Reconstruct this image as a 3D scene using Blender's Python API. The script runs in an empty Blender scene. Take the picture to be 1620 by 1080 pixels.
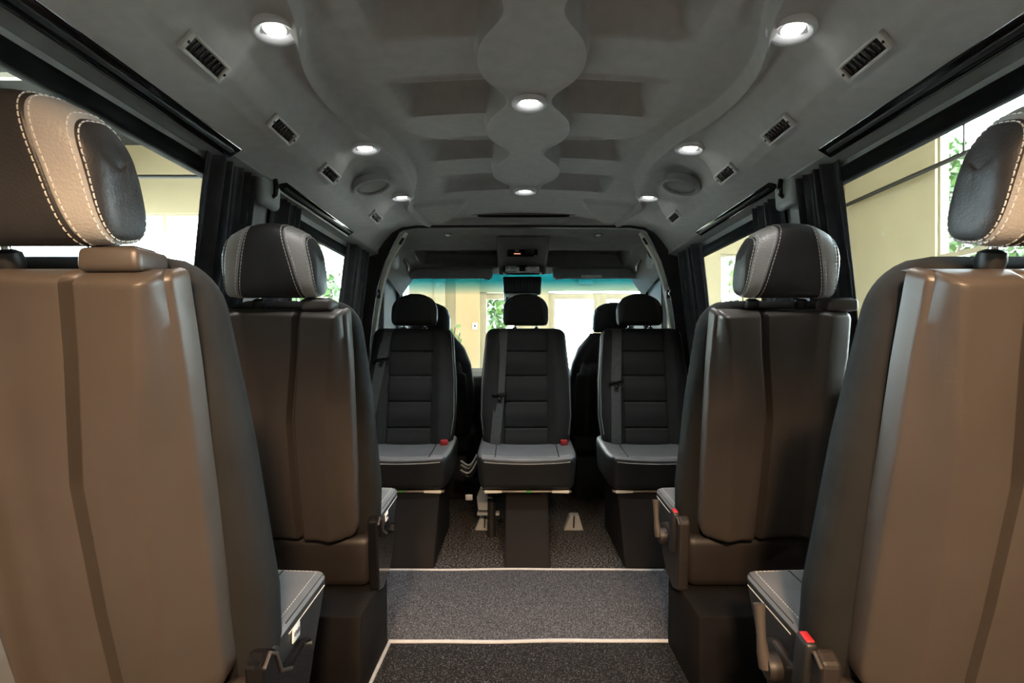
import bpy, bmesh, math, random
import numpy as np
from mathutils import Vector, Matrix
random.seed(7)
np.random.seed(7)
scene = bpy.context.scene
COL = scene.collection

# ------------------------------------------------------------------ camera
CAMX, CAMZ, F = -0.036, 1.0, 860.0
cd = bpy.data.cameras.new('camera')
cam = bpy.data.objects.new('camera', cd)
COL.objects.link(cam)
cam.location = (CAMX, 0.0, CAMZ)
cam.rotation_euler = (math.pi / 2, 0, 0)
cd.sensor_width = 36.0
cd.lens = F / 1620 * 36.0
cd.shift_x = -8 / 1620
cd.shift_y = 12 / 1620
cd.clip_start = 0.02
cd.clip_end = 300
scene.camera = cam

# ------------------------------------------------------------------ view + world + lights
scene.view_settings.view_transform = 'Standard'
scene.view_settings.look = 'None'
scene.view_settings.gamma = 1.0
scene.view_settings.use_curve_mapping = False
scene.view_settings.exposure = 0.0

world = bpy.data.worlds.new('sky')
scene.world = world
world.use_nodes = True
wn = world.node_tree
wn.nodes.clear()
wo = wn.nodes.new('ShaderNodeOutputWorld')
wb = wn.nodes.new('ShaderNodeBackground')
wtc = wn.nodes.new('ShaderNodeTexCoord')
wno = wn.nodes.new('ShaderNodeTexNoise')
wno.inputs['Scale'].default_value = 3.0
wno.inputs['Detail'].default_value = 4.0
wr = wn.nodes.new('ShaderNodeValToRGB')
wr.color_ramp.elements[0].position = 0.35
wr.color_ramp.elements[0].color = (0.55, 0.80, 1.0, 1)
wr.color_ramp.elements[1].position = 0.62
wr.color_ramp.elements[1].color = (1.0, 1.0, 1.0, 1)
wn.links.new(wtc.outputs['Generated'], wno.inputs['Vector'])
wn.links.new(wno.outputs['Fac'], wr.inputs['Fac'])
wn.links.new(wr.outputs['Color'], wb.inputs['Color'])
wb.inputs['Strength'].default_value = 32.0
wn.links.new(wb.outputs[0], wo.inputs['Surface'])


def lamp(name, kind, loc, power, color, size=0.5, aim=None, spot=None):
    d = bpy.data.lights.new(name, kind)
    d.energy = power
    d.color = color
    if kind == 'AREA':
        d.shape = 'DISK'
        d.size = size
    else:
        d.shadow_soft_size = size
    if spot:
        d.spot_size = spot
        d.spot_blend = 0.8
    o = bpy.data.objects.new(name, d)
    COL.objects.link(o)
    o.location = loc
    if aim is not None:
        v = Vector(aim) - Vector(loc)
        o.rotation_euler = v.to_track_quat('-Z', 'Y').to_euler()
    return o


sd = bpy.data.lights.new('sun', 'SUN')
sd.energy = 150.0
sd.angle = 0.01
sd.color = (1.0, 0.97, 0.92)
so = bpy.data.objects.new('sun', sd)
COL.objects.link(so)
so.rotation_euler = Vector((-0.10, -1.0, -0.62)).to_track_quat('-Z', 'Y').to_euler()

WARM = (1.0, 0.66, 0.40)
# ceiling lamps of the showroom, behind the open tailgate
lamp('showroom_area_light', 'AREA', (-0.35, -2.2, 2.75), 230, WARM, 0.40, (-0.5, 0.9, 0.8))
lamp('showroom_area_light', 'AREA', (0.55, -2.2, 2.65), 200, WARM, 0.40, (0.5, 0.9, 0.8))
# unseen lamps added to brighten the showroom's far walls
lamp('showroom_area_light', 'AREA', (-3.8, 6.2, 4.3), 40, (1.0, 0.90, 0.66), 1.5, (-4.5, 10, 2.5))
lamp('showroom_area_light', 'AREA', (3.4, 6.6, 4.2), 70, (1.0, 0.90, 0.66), 1.5, (4.0, 10, 2.0))
lamp('showroom_area_light', 'AREA', (-0.2, 7.4, 4.3), 80, (1.0, 0.90, 0.66), 1.2, (0.0, 10, 1.5))

# ------------------------------------------------------------------ materials


def srgb(r, g, b):
    f = lambda c: (c / 255 / 12.92) if c / 255 <= 0.04045 else ((c / 255 + 0.055) / 1.055) ** 2.4
    return (f(r), f(g), f(b), 1)


def mat(name, color, rough=0.5, metal=0.0, bump=None, vary=None, spec=0.5, sheen=0.0, emit=None, coat=0.0):
    m = bpy.data.materials.new(name)
    m.use_nodes = True
    nt = m.node_tree
    b = nt.nodes['Principled BSDF']
    c = tuple(color) + ((1,) if len(color) == 3 else ())
    b.inputs['Base Color'].default_value = c
    b.inputs['Roughness'].default_value = rough
    b.inputs['Metallic'].default_value = metal
    b.inputs['Specular IOR Level'].default_value = spec
    if sheen:
        b.inputs['Sheen Weight'].default_value = sheen
    if coat:
        b.inputs['Coat Weight'].default_value = coat
    if emit:
        b.inputs['Emission Color'].default_value = tuple(emit[0]) + (1,)
        b.inputs['Emission Strength'].default_value = emit[1]
    tc = nt.nodes.new('ShaderNodeTexCoord')
    if vary:                     # (scale, amount)
        n = nt.nodes.new('ShaderNodeTexNoise')
        n.inputs['Scale'].default_value = vary[0]
        n.inputs['Detail'].default_value = 5
        nt.links.new(tc.outputs['Object'], n.inputs['Vector'])
        r = nt.nodes.new('ShaderNodeValToRGB')
        k = vary[1]
        r.color_ramp.elements[0].position = 0.3
        r.color_ramp.elements[1].position = 0.7
        r.color_ramp.elements[0].color = tuple(x * (1 - k) for x in c[:3]) + (1,)
        r.color_ramp.elements[1].color = tuple(min(1, x * (1 + k)) for x in c[:3]) + (1,)
        nt.links.new(n.outputs['Fac'], r.inputs['Fac'])
        nt.links.new(r.outputs['Color'], b.inputs['Base Color'])
    if bump:                     # (kind, scale, strength, distance)
        if bump[0] == 'v':
            n = nt.nodes.new('ShaderNodeTexVoronoi')
            out = n.outputs['Distance']
        else:
            n = nt.nodes.new('ShaderNodeTexNoise')
            n.inputs['Detail'].default_value = 3
            out = n.outputs['Fac']
        n.inputs['Scale'].default_value = bump[1]
        nt.links.new(tc.outputs['Object'], n.inputs['Vector'])
        bp = nt.nodes.new('ShaderNodeBump')
        bp.inputs['Strength'].default_value = bump[2]
        bp.inputs['Distance'].default_value = bump[3]
        nt.links.new(out, bp.inputs['Height'])
        nt.links.new(bp.outputs['Normal'], b.inputs['Normal'])
    return m


def carpet_mat(name, dark, light, scale, lo=0.45, hi=0.72):
    m = mat(name, dark, 0.95, spec=0.15)
    nt = m.node_tree
    b = nt.nodes['Principled BSDF']
    tc = nt.nodes.new('ShaderNodeTexCoord')
    n = nt.nodes.new('ShaderNodeTexNoise')
    n.inputs['Scale'].default_value = scale
    n.inputs['Detail'].default_value = 2.0
    nt.links.new(tc.outputs['Object'], n.inputs['Vector'])
    r = nt.nodes.new('ShaderNodeValToRGB')
    r.color_ramp.elements[0].position = lo
    r.color_ramp.elements[1].position = hi
    r.color_ramp.elements[0].color = tuple(dark) + (1,)
    r.color_ramp.elements[1].color = tuple(light) + (1,)
    nt.links.new(n.outputs['Fac'], r.inputs['Fac'])
    nt.links.new(r.outputs['Color'], b.inputs['Base Color'])
    bp = nt.nodes.new('ShaderNodeBump')
    bp.inputs['Strength'].default_value = 0.8
    bp.inputs['Distance'].default_value = 0.006
    nt.links.new(n.outputs['Fac'], bp.inputs['Height'])
    nt.links.new(bp.outputs['Normal'], b.inputs['Normal'])
    return m


def glass_mat(name, tint, gloss=0.06, band=None):
    m = bpy.data.materials.new(name)
    m.use_nodes = True
    nt = m.node_tree
    nt.nodes.clear()
    out = nt.nodes.new('ShaderNodeOutputMaterial')
    mix = nt.nodes.new('ShaderNodeMixShader')
    tr = nt.nodes.new('ShaderNodeBsdfTransparent')
    gl = nt.nodes.new('ShaderNodeBsdfGlossy')
    gl.inputs['Roughness'].default_value = 0.02
    tr.inputs['Color'].default_value = tuple(tint) + (1,)
    mix.inputs[0].default_value = gloss
    if band:                     # a tinted strip printed on the glass: (z0, z1, colour)
        tc = nt.nodes.new('ShaderNodeTexCoord')
        sx = nt.nodes.new('ShaderNodeSeparateXYZ')
        mr = nt.nodes.new('ShaderNodeMapRange')
        mr.inputs['From Min'].default_value = band[0]
        mr.inputs['From Max'].default_value = band[1]
        mc = nt.nodes.new('ShaderNodeMixRGB')
        mc.inputs['Color1'].default_value = tuple(tint) + (1,)
        mc.inputs['Color2'].default_value = tuple(band[2]) + (1,)
        nt.links.new(tc.outputs['Object'], sx.inputs[0])
        nt.links.new(sx.outputs['Z'], mr.inputs['Value'])
        nt.links.new(mr.outputs[0], mc.inputs['Fac'])
        nt.links.new(mc.outputs[0], tr.inputs['Color'])
    nt.links.new(tr.outputs[0], mix.inputs[1])
    nt.links.new(gl.outputs[0], mix.inputs[2])
    nt.links.new(mix.outputs[0], out.inputs['Surface'])
    return m


M = {}
M['leather'] = mat('dark_leather', (0.026, 0.025, 0.025), 0.45, bump=('v', 260, 0.2, 0.0015), vary=(9, 0.15))
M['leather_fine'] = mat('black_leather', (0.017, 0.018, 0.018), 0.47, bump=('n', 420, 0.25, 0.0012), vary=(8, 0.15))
M['grey_leather'] = mat('light_grey_leather', (0.36, 0.35, 0.33), 0.42, bump=('v', 260, 0.35, 0.0015), vary=(9, 0.08))
M['fabric'] = mat('charcoal_fabric', (0.0125, 0.013, 0.0128), 0.80, bump=('n', 700, 0.3, 0.001), spec=0.25, vary=(14, 0.12))
M['insert'] = mat('perforated_leather', (0.024, 0.025, 0.0245), 0.68, spec=0.3, bump=('v', 330, 0.25, 0.001), vary=(12, 0.12))
M['cushion'] = mat('lit_top_leather', (0.160, 0.165, 0.172), 0.42, bump=('v', 300, 0.25, 0.001), vary=(10, 0.12))  # pale base stands for spotlight falling on the black cushion leather
M['thread'] = mat('white_thread', (0.62, 0.61, 0.57), 0.7, vary=(60, 0.1))
M['shell'] = mat('bronze_grey_plastic', (0.056, 0.047, 0.040), 0.42, bump=('n', 900, 0.12, 0.0006), vary=(5, 0.08), spec=0.6)
M['cover'] = mat('brown_black_plastic', (0.020, 0.016, 0.014), 0.50, bump=('n', 800, 0.15, 0.0006), vary=(6, 0.1))
M['box'] = mat('seat_base_vinyl', (0.008, 0.0068, 0.0062), 0.85, spec=0.2, bump=('n', 500, 0.25, 0.001), vary=(9, 0.15))
M['black'] = mat('black_plastic', (0.012, 0.012, 0.012), 0.45, bump=('n', 600, 0.1, 0.0006), vary=(8, 0.15))
M['seal'] = mat('black_rubber_seal', (0.004, 0.004, 0.004), 0.8, spec=0.1, vary=(9, 0.2))
M['gloss'] = mat('gloss_black_trim', (0.006, 0.006, 0.007), 0.10, vary=(4, 0.2), coat=0.5)
M['headliner'] = mat('grey_headliner_felt', (0.385, 0.385, 0.378), 0.92, bump=('n', 900, 0.25, 0.001), sheen=0.15, vary=(26, 0.06), spec=0.2)
M['trimgrey'] = mat('grey_wall_trim', (0.25, 0.26, 0.26), 0.72, bump=('n', 800, 0.2, 0.0008), vary=(14, 0.08))
M['cabliner'] = mat('cab_headliner_felt', (0.135, 0.130, 0.123), 0.9, bump=('n', 900, 0.2, 0.001), vary=(16, 0.08), spec=0.2)
M['pillar_dark'] = mat('charcoal_pillar_trim', (0.036, 0.036, 0.037), 0.7, bump=('n', 700, 0.2, 0.0008), vary=(10, 0.12))
M['pale_trim'] = mat('daylit_strip_pale_bracket', (0.85, 0.86, 0.76), 0.5, vary=(12, 0.06))  # pillar strip carries its daylight in this base colour; brackets simply white
M['curtain'] = mat('charcoal_curtain', (0.045, 0.045, 0.050), 0.9, bump=('n', 800, 0.25, 0.0008), sheen=0.12, spec=0.2, vary=(30, 0.15))
M['belt'] = mat('grey_belt_webbing', (0.075, 0.080, 0.080), 0.65, bump=('n', 600, 0.4, 0.0008), vary=(50, 0.12))
M['red'] = mat('red_button', (0.40, 0.018, 0.025), 0.45, vary=(20, 0.08))
M['chrome'] = mat('bright_metal', (0.62, 0.61, 0.59), 0.25, metal=1.0, vary=(20, 0.06))
M['steel'] = mat('zinc_steel', (0.40, 0.37, 0.32), 0.42, metal=0.8, vary=(25, 0.25))
M['white'] = mat('white_label', (0.75, 0.75, 0.73), 0.6, vary=(40, 0.05))
M['green'] = mat('green_sticker', (0.04, 0.36, 0.05), 0.5, vary=(40, 0.1))
M['vent'] = mat('vent_grey_plastic', (0.50, 0.50, 0.475), 0.45, vary=(20, 0.06))
M['lens'] = mat('lamp_lens', (0.9, 0.9, 0.9), 0.3, emit=((1.0, 0.98, 0.93), 11.0), vary=(30, 0.02))
M['bezel'] = mat('lamp_bezel', (0.62, 0.64, 0.67), 0.35, vary=(30, 0.04))
M['lampclear'] = mat('clear_lamp_glass', (0.55, 0.54, 0.50), 0.12, vary=(60, 0.25))
M['mesh'] = mat('speaker_mesh', (0.16, 0.155, 0.145), 0.8, bump=('v', 420, 0.8, 0.002), vary=(30, 0.1))
M['mat_mid'] = carpet_mat('grey_loop_carpet', (0.036, 0.039, 0.045), (0.40, 0.41, 0.45), 330, 0.5, 0.80)
M['mat_near'] = carpet_mat('black_loop_carpet', (0.012, 0.012, 0.013), (0.30, 0.30, 0.31), 300, 0.55, 0.84)
M['carpet'] = carpet_mat('ribbed_grey_carpet', (0.010, 0.010, 0.010), (0.19, 0.185, 0.175), 105, 0.46, 0.74)
M['piping'] = mat('pale_mat_piping', (0.40, 0.42, 0.44), 0.55, bump=('n', 300, 0.4, 0.001), vary=(40, 0.1))
M['cream'] = mat('cream_wall_paint', (0.33, 0.285, 0.185), 0.85, vary=(2.0, 0.03), bump=('n', 120, 0.05, 0.001))
M['column'] = mat('tan_column_paint', (0.36, 0.26, 0.14), 0.85, vary=(2.0, 0.03))
M['frame'] = mat('cream_aluminium_frame', (0.30, 0.265, 0.185), 0.5, vary=(5.0, 0.04))
M['sroof'] = mat('dark_showroom_ceiling', (0.009, 0.0095, 0.010), 0.9, vary=(0.8, 0.3))
M['stile'] = mat('grey_floor_tiles', (0.20, 0.195, 0.185), 0.35, vary=(1.0, 0.06))
M['rod'] = mat('black_rod', (0.012, 0.012, 0.012), 0.5, vary=(5, 0.1))
M['pale_beam'] = mat('pale_beam_paint', (0.55, 0.55, 0.50), 0.7, vary=(3, 0.06))
M['leaf'] = mat('leaf_green', (0.022, 0.055, 0.006), 0.6, vary=(3.0, 0.5))
M['bark'] = mat('bark', (0.09, 0.065, 0.045), 0.9, vary=(10, 0.3))
M['plant'] = mat('plant_leaf', (0.12, 0.20, 0.05), 0.5, vary=(10, 0.3))
M['pot'] = mat('grey_pot', (0.2, 0.2, 0.2), 0.6, vary=(8, 0.1))
M['lawn'] = mat('pavement', (0.22, 0.22, 0.21), 0.9, vary=(2, 0.4))
M['glass'] = glass_mat('side_glass', (0.90, 0.93, 0.91), 0.012)
M['windshield'] = glass_mat('tinted_windshield', (0.94, 0.97, 0.95), 0.02, band=(1.41, 1.51, (0.10, 0.50, 0.66)))
M['sglass'] = glass_mat('showroom_glass', (0.96, 0.98, 0.97), 0.04)
M['mirror'] = mat('mirror_glass', (0.8, 0.85, 0.85), 0.03, metal=1.0, vary=(3, 0.01))
M['ring'] = mat('glowing_ring', (0.9, 0.9, 0.85), 0.4, emit=((1.0, 0.97, 0.85), 1.6), vary=(5, 0.02))
M['screen'] = mat('dark_panel', (0.008, 0.008, 0.009), 0.2, vary=(9, 0.2))
M['orange'] = mat('lit_orange_line', (0.6, 0.3, 0.2), 0.4, emit=((1.0, 0.42, 0.25), 0.9), vary=(9, 0.1))

# ------------------------------------------------------------------ mesh helpers


def empty(name, loc, rz=0.0):
    o = bpy.data.objects.new(name, None)
    o.empty_display_size = 0.1
    COL.objects.link(o)
    o.location = loc
    o.rotation_euler = (0, 0, rz)
    return o


def tag(o, label=None, cat=None, group=None, kind=None):
    if label:
        o['label'] = label
    if cat:
        o['category'] = cat
    if group:
        o['group'] = group
    if kind:
        o['kind'] = kind
    return o


def thing(name, loc, label, cat, group=None, rz=0.0):
    return tag(empty(name, loc, rz), label, cat, group)


class Geo:
    def __init__(s):
        s.v, s.f, s.m, s.sm = [], [], [], []

    def add(s, verts, faces, mi=0, smooth=True):
        b = len(s.v)
        s.v += [tuple(float(c) for c in p) for p in verts]
        for k, f in enumerate(faces):
            s.f.append(tuple(i + b for i in f))
            s.m.append(mi[k] if isinstance(mi, (list, tuple)) else mi)
            s.sm.append(smooth)
        return s

    def box(s, c, size, r=0.0, mi=0, seg=2, fn=None, rot=None, sub=0):
        bm = bmesh.new()
        bmesh.ops.create_cube(bm, size=1.0)
        bmesh.ops.scale(bm, vec=size, verts=bm.verts)
        if r > 0:
            r = min(r, min(size) * 0.49)
            bmesh.ops.bevel(bm, geom=list(bm.edges), offset=r, segments=seg, profile=0.5, affect='EDGES')
        if sub:
            bmesh.ops.subdivide_edges(bm, edges=[e for e in bm.edges if e.calc_length() > max(size) / 5], cuts=sub, use_grid_fill=True)
        if fn:
            for v in bm.verts:
                v.co = Vector(fn(*v.co))
        if rot is not None:
            bmesh.ops.transform(bm, matrix=rot.to_4x4(), verts=bm.verts)
        bmesh.ops.translate(bm, vec=c, verts=bm.verts)
        bm.verts.index_update()
        vs = [tuple(v.co) for v in bm.verts]
        fs = [tuple(v.index for v in f.verts) for f in bm.faces]
        bm.free()
        return s.add(vs, fs, mi, r > 0)

    def tube(s, pts, r, mi=0, n=8, caps=True, closed=False, radii=None):
        P = [Vector(p) for p in pts]
        k = len(P)
        vs, fs = [], []
        prev = None
        for i, p in enumerate(P):
            if closed:
                t = P[(i + 1) % k] - P[i - 1]
            else:
                t = P[min(i + 1, k - 1)] - P[max(i - 1, 0)]
            t = t.normalized() if t.length > 1e-9 else Vector((0, 0, 1))
            if prev is None:
                a = Vector((0, 0, 1)) if abs(t.z) < 0.9 else Vector((1, 0, 0))
                u = (a - t * a.dot(t)).normalized()
            else:
                u = prev - t * prev.dot(t)
                u = u.normalized() if u.length > 1e-6 else Vector((1, 0, 0))
            prev = u
            w = t.cross(u)
            rr = radii[i] if radii else r
            for j in range(n):
                a = 2 * math.pi * j / n
                vs.append(p + (u * math.cos(a) + w * math.sin(a)) * rr)
        m = k if closed else k - 1
        for i in range(m):
            for j in range(n):
                a, b = i * n + j, i * n + (j + 1) % n
                c, d = ((i + 1) % k) * n + (j + 1) % n, ((i + 1) % k) * n + j
                fs.append((a, b, c, d))
        if caps and not closed:
            fs.append(tuple(range(n - 1, -1, -1)))
            fs.append(tuple((k - 1) * n + j for j in range(n)))
        return s.add(vs, fs, mi, True)

    def lathe(s, prof, c=(0, 0, 0), rot=None, mi=0, n=28, sx=1.0, sy=1.0):
        """prof: list of (r, z) along local z"""
        vs, fs = [], []
        for (r, z) in prof:
            for j in range(n):
                a = 2 * math.pi * j / n
                p = Vector((r * math.cos(a) * sx, r * math.sin(a) * sy, z))
                if rot is not None:
                    p = rot @ p
                vs.append(p + Vector(c))
        for i in range(len(prof) - 1):
            for j in range(n):
                fs.append((i * n + j, i * n + (j + 1) % n, (i + 1) * n + (j + 1) % n, (i + 1) * n + j))
        if prof[0][0] > 1e-5:
            fs.append(tuple(range(n - 1, -1, -1)))
        if prof[-1][0] > 1e-5:
            fs.append(tuple((len(prof) - 1) * n + j for j in range(n)))
        return s.add(vs, fs, mi, True)

    def prism(s, poly, x0, x1, mi=0, bev=0.0, axis='x'):
        """poly in the (y,z) plane extruded along x (or in (x,z) along y, (x,y) along z)"""
        bm = bmesh.new()
        P = {'x': lambda a, b, t: (t, a, b), 'y': lambda a, b, t: (a, t, b), 'z': lambda a, b, t: (a, b, t)}[axis]
        v0 = [bm.verts.new(P(a, b, x0)) for a, b in poly]
        v1 = [bm.verts.new(P(a, b, x1)) for a, b in poly]
        bm.faces.new(v0)
        bm.faces.new(list(reversed(v1)))
        k = len(poly)
        for i in range(k):
            bm.faces.new((v0[i], v0[(i + 1) % k], v1[(i + 1) % k], v1[i]))
        bmesh.ops.recalc_face_normals(bm, faces=bm.faces)
        if bev:
            es = [e for e in bm.edges if e.calc_face_angle(0) > 0.5]
            bmesh.ops.bevel(bm, geom=es, offset=bev, segments=2, profile=0.5, affect='EDGES')
        bm.verts.index_update()
        vs = [tuple(v.co) for v in bm.verts]
        fs = [tuple(v.index for v in f.verts) for f in bm.faces]
        bm.free()
        return s.add(vs, fs, mi, False)

    def grid(s, P, mi=0, wrap_u=False, flip=False, cols=None):
        """P: array [nv][nu][3]"""
        P = np.asarray(P, float)
        nv, nu = P.shape[:2]
        vs = P.reshape(-1, 3)
        fs, mm = [], []
        for i in range(nv - 1):
            for j in range(nu if wrap_u else nu - 1):
                a, b = i * nu + j, i * nu + (j + 1) % nu
                c, d = (i + 1) * nu + (j + 1) % nu, (i + 1) * nu + j
                fs.append((a, d, c, b) if flip else (a, b, c, d))
                mm.append(cols[i] if cols is not None else mi)
        return s.add(vs, fs, mm, True)

    def dashes(s, pts, nrm, length=0.006, gap=0.003, r=0.0009, mi=0):
        """short raised stitches along a polyline; nrm: per-point outward normals"""
        P = [Vector(p) for p in pts]
        N = [Vector(n) for n in nrm]
        acc = [0.0]
        for a, b in zip(P, P[1:]):
            acc.append(acc[-1] + (b - a).length)
        tot = acc[-1]

        def at(d):
            for i in range(len(acc) - 1):
                if d <= acc[i + 1]:
                    t = (d - acc[i]) / max(1e-9, acc[i + 1] - acc[i])
                    return P[i].lerp(P[i + 1], t), N[i].lerp(N[i + 1], t).normalized()
            return P[-1], N[-1]
        d = 0.0
        while d + length < tot:
            a, na = at(d)
            m, nm = at(d + length / 2)
            b, nb = at(d + length)
            s.tube([a + na * -r * 0.3, a.lerp(m, .25) + na * r * 0.5, m + nm * r * 0.6, b.lerp(m, .25) + nb * r * 0.5, b + nb * -r * 0.3], r, mi, 5)
            d += length + gap
        return s

    def build(s, name, mats, parent=None, mirror=1, loc=None):
        me = bpy.data.meshes.new(name)
        v = [(x * mirror, y, z) for x, y, z in s.v]
        f = [tuple(reversed(q)) for q in s.f] if mirror < 0 else s.f
        me.from_pydata(v, [], f)
        for mm in (mats if isinstance(mats, (list, tuple)) else [mats]):
            me.materials.append(M[mm])
        me.polygons.foreach_set('material_index', s.m)
        me.polygons.foreach_set('use_smooth', s.sm)
        bm = bmesh.new()
        bm.from_mesh(me)
        bmesh.ops.remove_doubles(bm, verts=bm.verts, dist=1e-6)
        bmesh.ops.recalc_face_normals(bm, faces=bm.faces)
        for e in bm.edges:
            if len(e.link_faces) == 2 and e.calc_face_angle(0) > math.radians(50):
                e.smooth = False
        bm.to_mesh(me)
        bm.free()
        me.update()
        o = bpy.data.objects.new(name, me)
        COL.objects.link(o)
        if parent is not None:
            o.parent = parent
        if loc is not None:
            o.location = loc
        return o


KIDS = {}


def children_of(o):
    return [c for c in COL.objects if c.parent == o]


def copy_tree(o, parent=None):
    c = o.copy()
    COL.objects.link(c)
    c.parent = parent
    for ch in children_of(o):
        copy_tree(ch, c)
    return c


def ss(a, b, x):
    t = np.clip((x - a) / (b - a), 0, 1)
    return t * t * (3 - 2 * t)


def structure(o, label=None):
    o['kind'] = 'structure'
    if label:
        o['label'] = label
    return o


def superslab(hw, w0, w1, nf, nb, detail=None, e=5.0, ev=8.0, nu=60, nw=90, wmap=None):
    """closed padded slab: u across, w up, n outward (front nf .. back nb). returns (P grid, wrap)"""
    rows = []
    for i in range(nw + 1):
        v = math.sin(math.pi / 2 * (2 * i / nw - 1)) * 0.5 + (2 * i / nw - 1) * 0.5
        w = w0 + (w1 - w0) * (v + 1) / 2
        k = max(0.0, 1 - abs(v) ** ev) ** (1 / 2.2)
        H = hw(w)
        nc = (nf + nb) / 2
        tn = (nf - nb) / 2
        row = []
        for side in (1, -1):
            for j in range(nu + 1):
                q0 = 2 * j / nu - 1
                q = 0.6 * math.sin(math.pi / 2 * q0) + 0.4 * q0
                if side < 0:
                    q = -q
                if side < 0 and j in (0, nu):
                    continue
                kk = max(0.0, 1 - abs(q) ** e) ** (1 / 2.2)
                n = nc + side * tn * kk * (k * 0.98 + 0.02)
                if detail and side > 0:
                    n += detail(q * H, w) * kk * k
                row.append((q * H, w, n))
        rows.append(row)
    return rows


# ================================================================== VAN SHELL
# ---- outline data for the sculpted roof lining
XB_Y = [-0.4, 0.8, 1.10, 1.36, 1.60, 1.80, 2.02, 2.25, 2.42, 2.62, 2.85, 3.14]
XB_X = [0.42, 0.43, 0.475, 0.545, 0.535, 0.475, 0.445, 0.452, 0.485, 0.55, 0.545, 0.51]
VENT_Y = [1.10, 1.465, 1.83, 2.43]
LIGHT_Y = [1.17, 1.86, 2.457]
RID = [0.63, 1.06, 1.49, 1.92, 2.35]
ROOF_Y0, ROOF_Y1 = -0.27, 3.14


def smooth_interp(y, X, Y):
    X = np.asarray(X)
    Y = np.asarray(Y)
    # monotone-ish cubic through the points
    m = np.gradient(Y, X)
    i = np.clip(np.searchsorted(X, y) - 1, 0, len(X) - 2)
    h = X[i + 1] - X[i]
    t = np.clip((y - X[i]) / h, 0, 1)
    return (2 * t**3 - 3 * t**2 + 1) * Y[i] + (t**3 - 2 * t**2 + t) * h * m[i] + (-2 * t**3 + 3 * t**2) * Y[i + 1] + (t**3 - t**2) * h * m[i + 1]


def spine_w(y):
    a = 2 * math.pi * (y - 1.575) / 0.428
    return np.where(np.asarray(y) > 2.40, 0.066, 0.100 - 0.036 * np.cos(a + 0.35 * np.sin(a)))


SIDE_X = [0.0, 0.575, 0.628, 0.670, 0.705, 0.80, 0.845]
SIDE_H = [0.695, 0.690, 0.660, 0.600, 0.580, 0.565, 0.553]


def roof_h(ax, y):
    """height of the lining above the eye line (z = CAMZ + h)"""
    w = spine_w(y)
    xb = smooth_interp(y, XB_Y, XB_X)
    hin = 0.757 - 0.03 * ax**2 / 0.25
    # scalloped bays
    ph = np.full_like(y, 2.0)
    amp = np.ones_like(y)
    for k, r in enumerate(RID):
        q = (y - r) / 0.43
        sel = (q >= 0) & (q < 1)
        ph = np.where(sel, q, ph)
        amp = np.where(sel, (1.0, 1.0, 1.0, 0.95, 0.62)[k], amp)
    rise = ss(0.0, 0.022, ph)
    q = np.clip((ph - 0.022) / 0.50, 0, 1)
    fall = 0.65 * np.sqrt(np.clip(1 - q**2.2, 0, 1)) + 0.35 * (1 - q)
    D = np.where(ph < 1.5, rise * fall, 0.0) * amp
    flat = np.where(ph < 1.5, np.clip(1 - (ph - 0.55) / 0.45, 0, 1), 0.0)
    lat_in = ss(0.0, 0.014, ax - w)
    lat_out = 1 - ss(0.345, 0.40, ax + 0.015 * np.cos((ph - 0.3) * 3))
    h = hin + 0.125 * D * lat_in * lat_out
    spine_on = ss(2.56, 2.545, y) if False else (1 - ss(2.545, 2.56, y))
    spine = (1 - ss(0.0, 0.007, ax - w)) * spine_on
    h = h - 0.034 * spine - 0.010 * (1 - lat_in) * (1 - spine) * spine_on * 0
    # fan-shaped inner field of the two nearest bays hangs slightly lower
    fan = (ax / 0.452) ** 6 + (np.clip(y - 1.15, 0, 9) / 0.775) ** 6
    h = h - 0.010 * (1 - ss(0.93, 1.0, fan)) * (ax > w + 0.001)
    # thin rolled lip along every ridge and along the spine
    for r in RID[1:]:
        h = h - 0.007 * np.exp(-((y - r + 0.004) / 0.007) ** 2) * lat_in * (1 - ss(0.34, 0.40, ax))
    h = h - 0.005 * np.exp(-((ax - w + 0.004) / 0.006) ** 2) * spine_on
    # front flare creases
    fl = (ax - (0.30 + 0.5 * np.clip(y - 2.72, 0, 1) ** 1.3))
    h = h - 0.012 * ss(-0.012, 0.0, fl) * ss(2.68, 2.76, y) * (ax < xb)
    # side panels
    hs = np.interp(ax, SIDE_X, SIDE_H)
    # sawtooth pods that carry the vents
    for vy in VENT_Y:
        t = y - vy
        pod = ss(-0.30, -0.05, t) * (1 - ss(0.075, 0.10, t))
        pod = np.where(t < -0.3, 0, pod)
        hs = hs - 0.012 * pod * np.exp(-((ax - 0.660) / 0.05) ** 2)
    # hollow round the speaker
    hs = hs + 0.028 * np.exp(-(((ax - 0.61) / 0.075) ** 4 + ((y - 2.16) / 0.10) ** 4))
    inside = 1 - ss(0.0, 0.016, ax - xb)
    lip = -0.017 * (1 - ss(2.80, 3.02, y)) * np.exp(-((ax - xb - 0.014) / 0.012) ** 2)
    out = hs + lip + (h - hs) * inside
    front = np.interp(ax, [0.0, 0.62, 0.70, 0.755, 0.80, 0.845], [0.716, 0.712, 0.700, 0.670, 0.62, 0.556])
    k = ss(2.58, 3.08, y) * ss(0.52, 0.60, ax)
    k = np.maximum(k, ss(3.085, 3.125, y))
    return out + (front - out) * k


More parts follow.
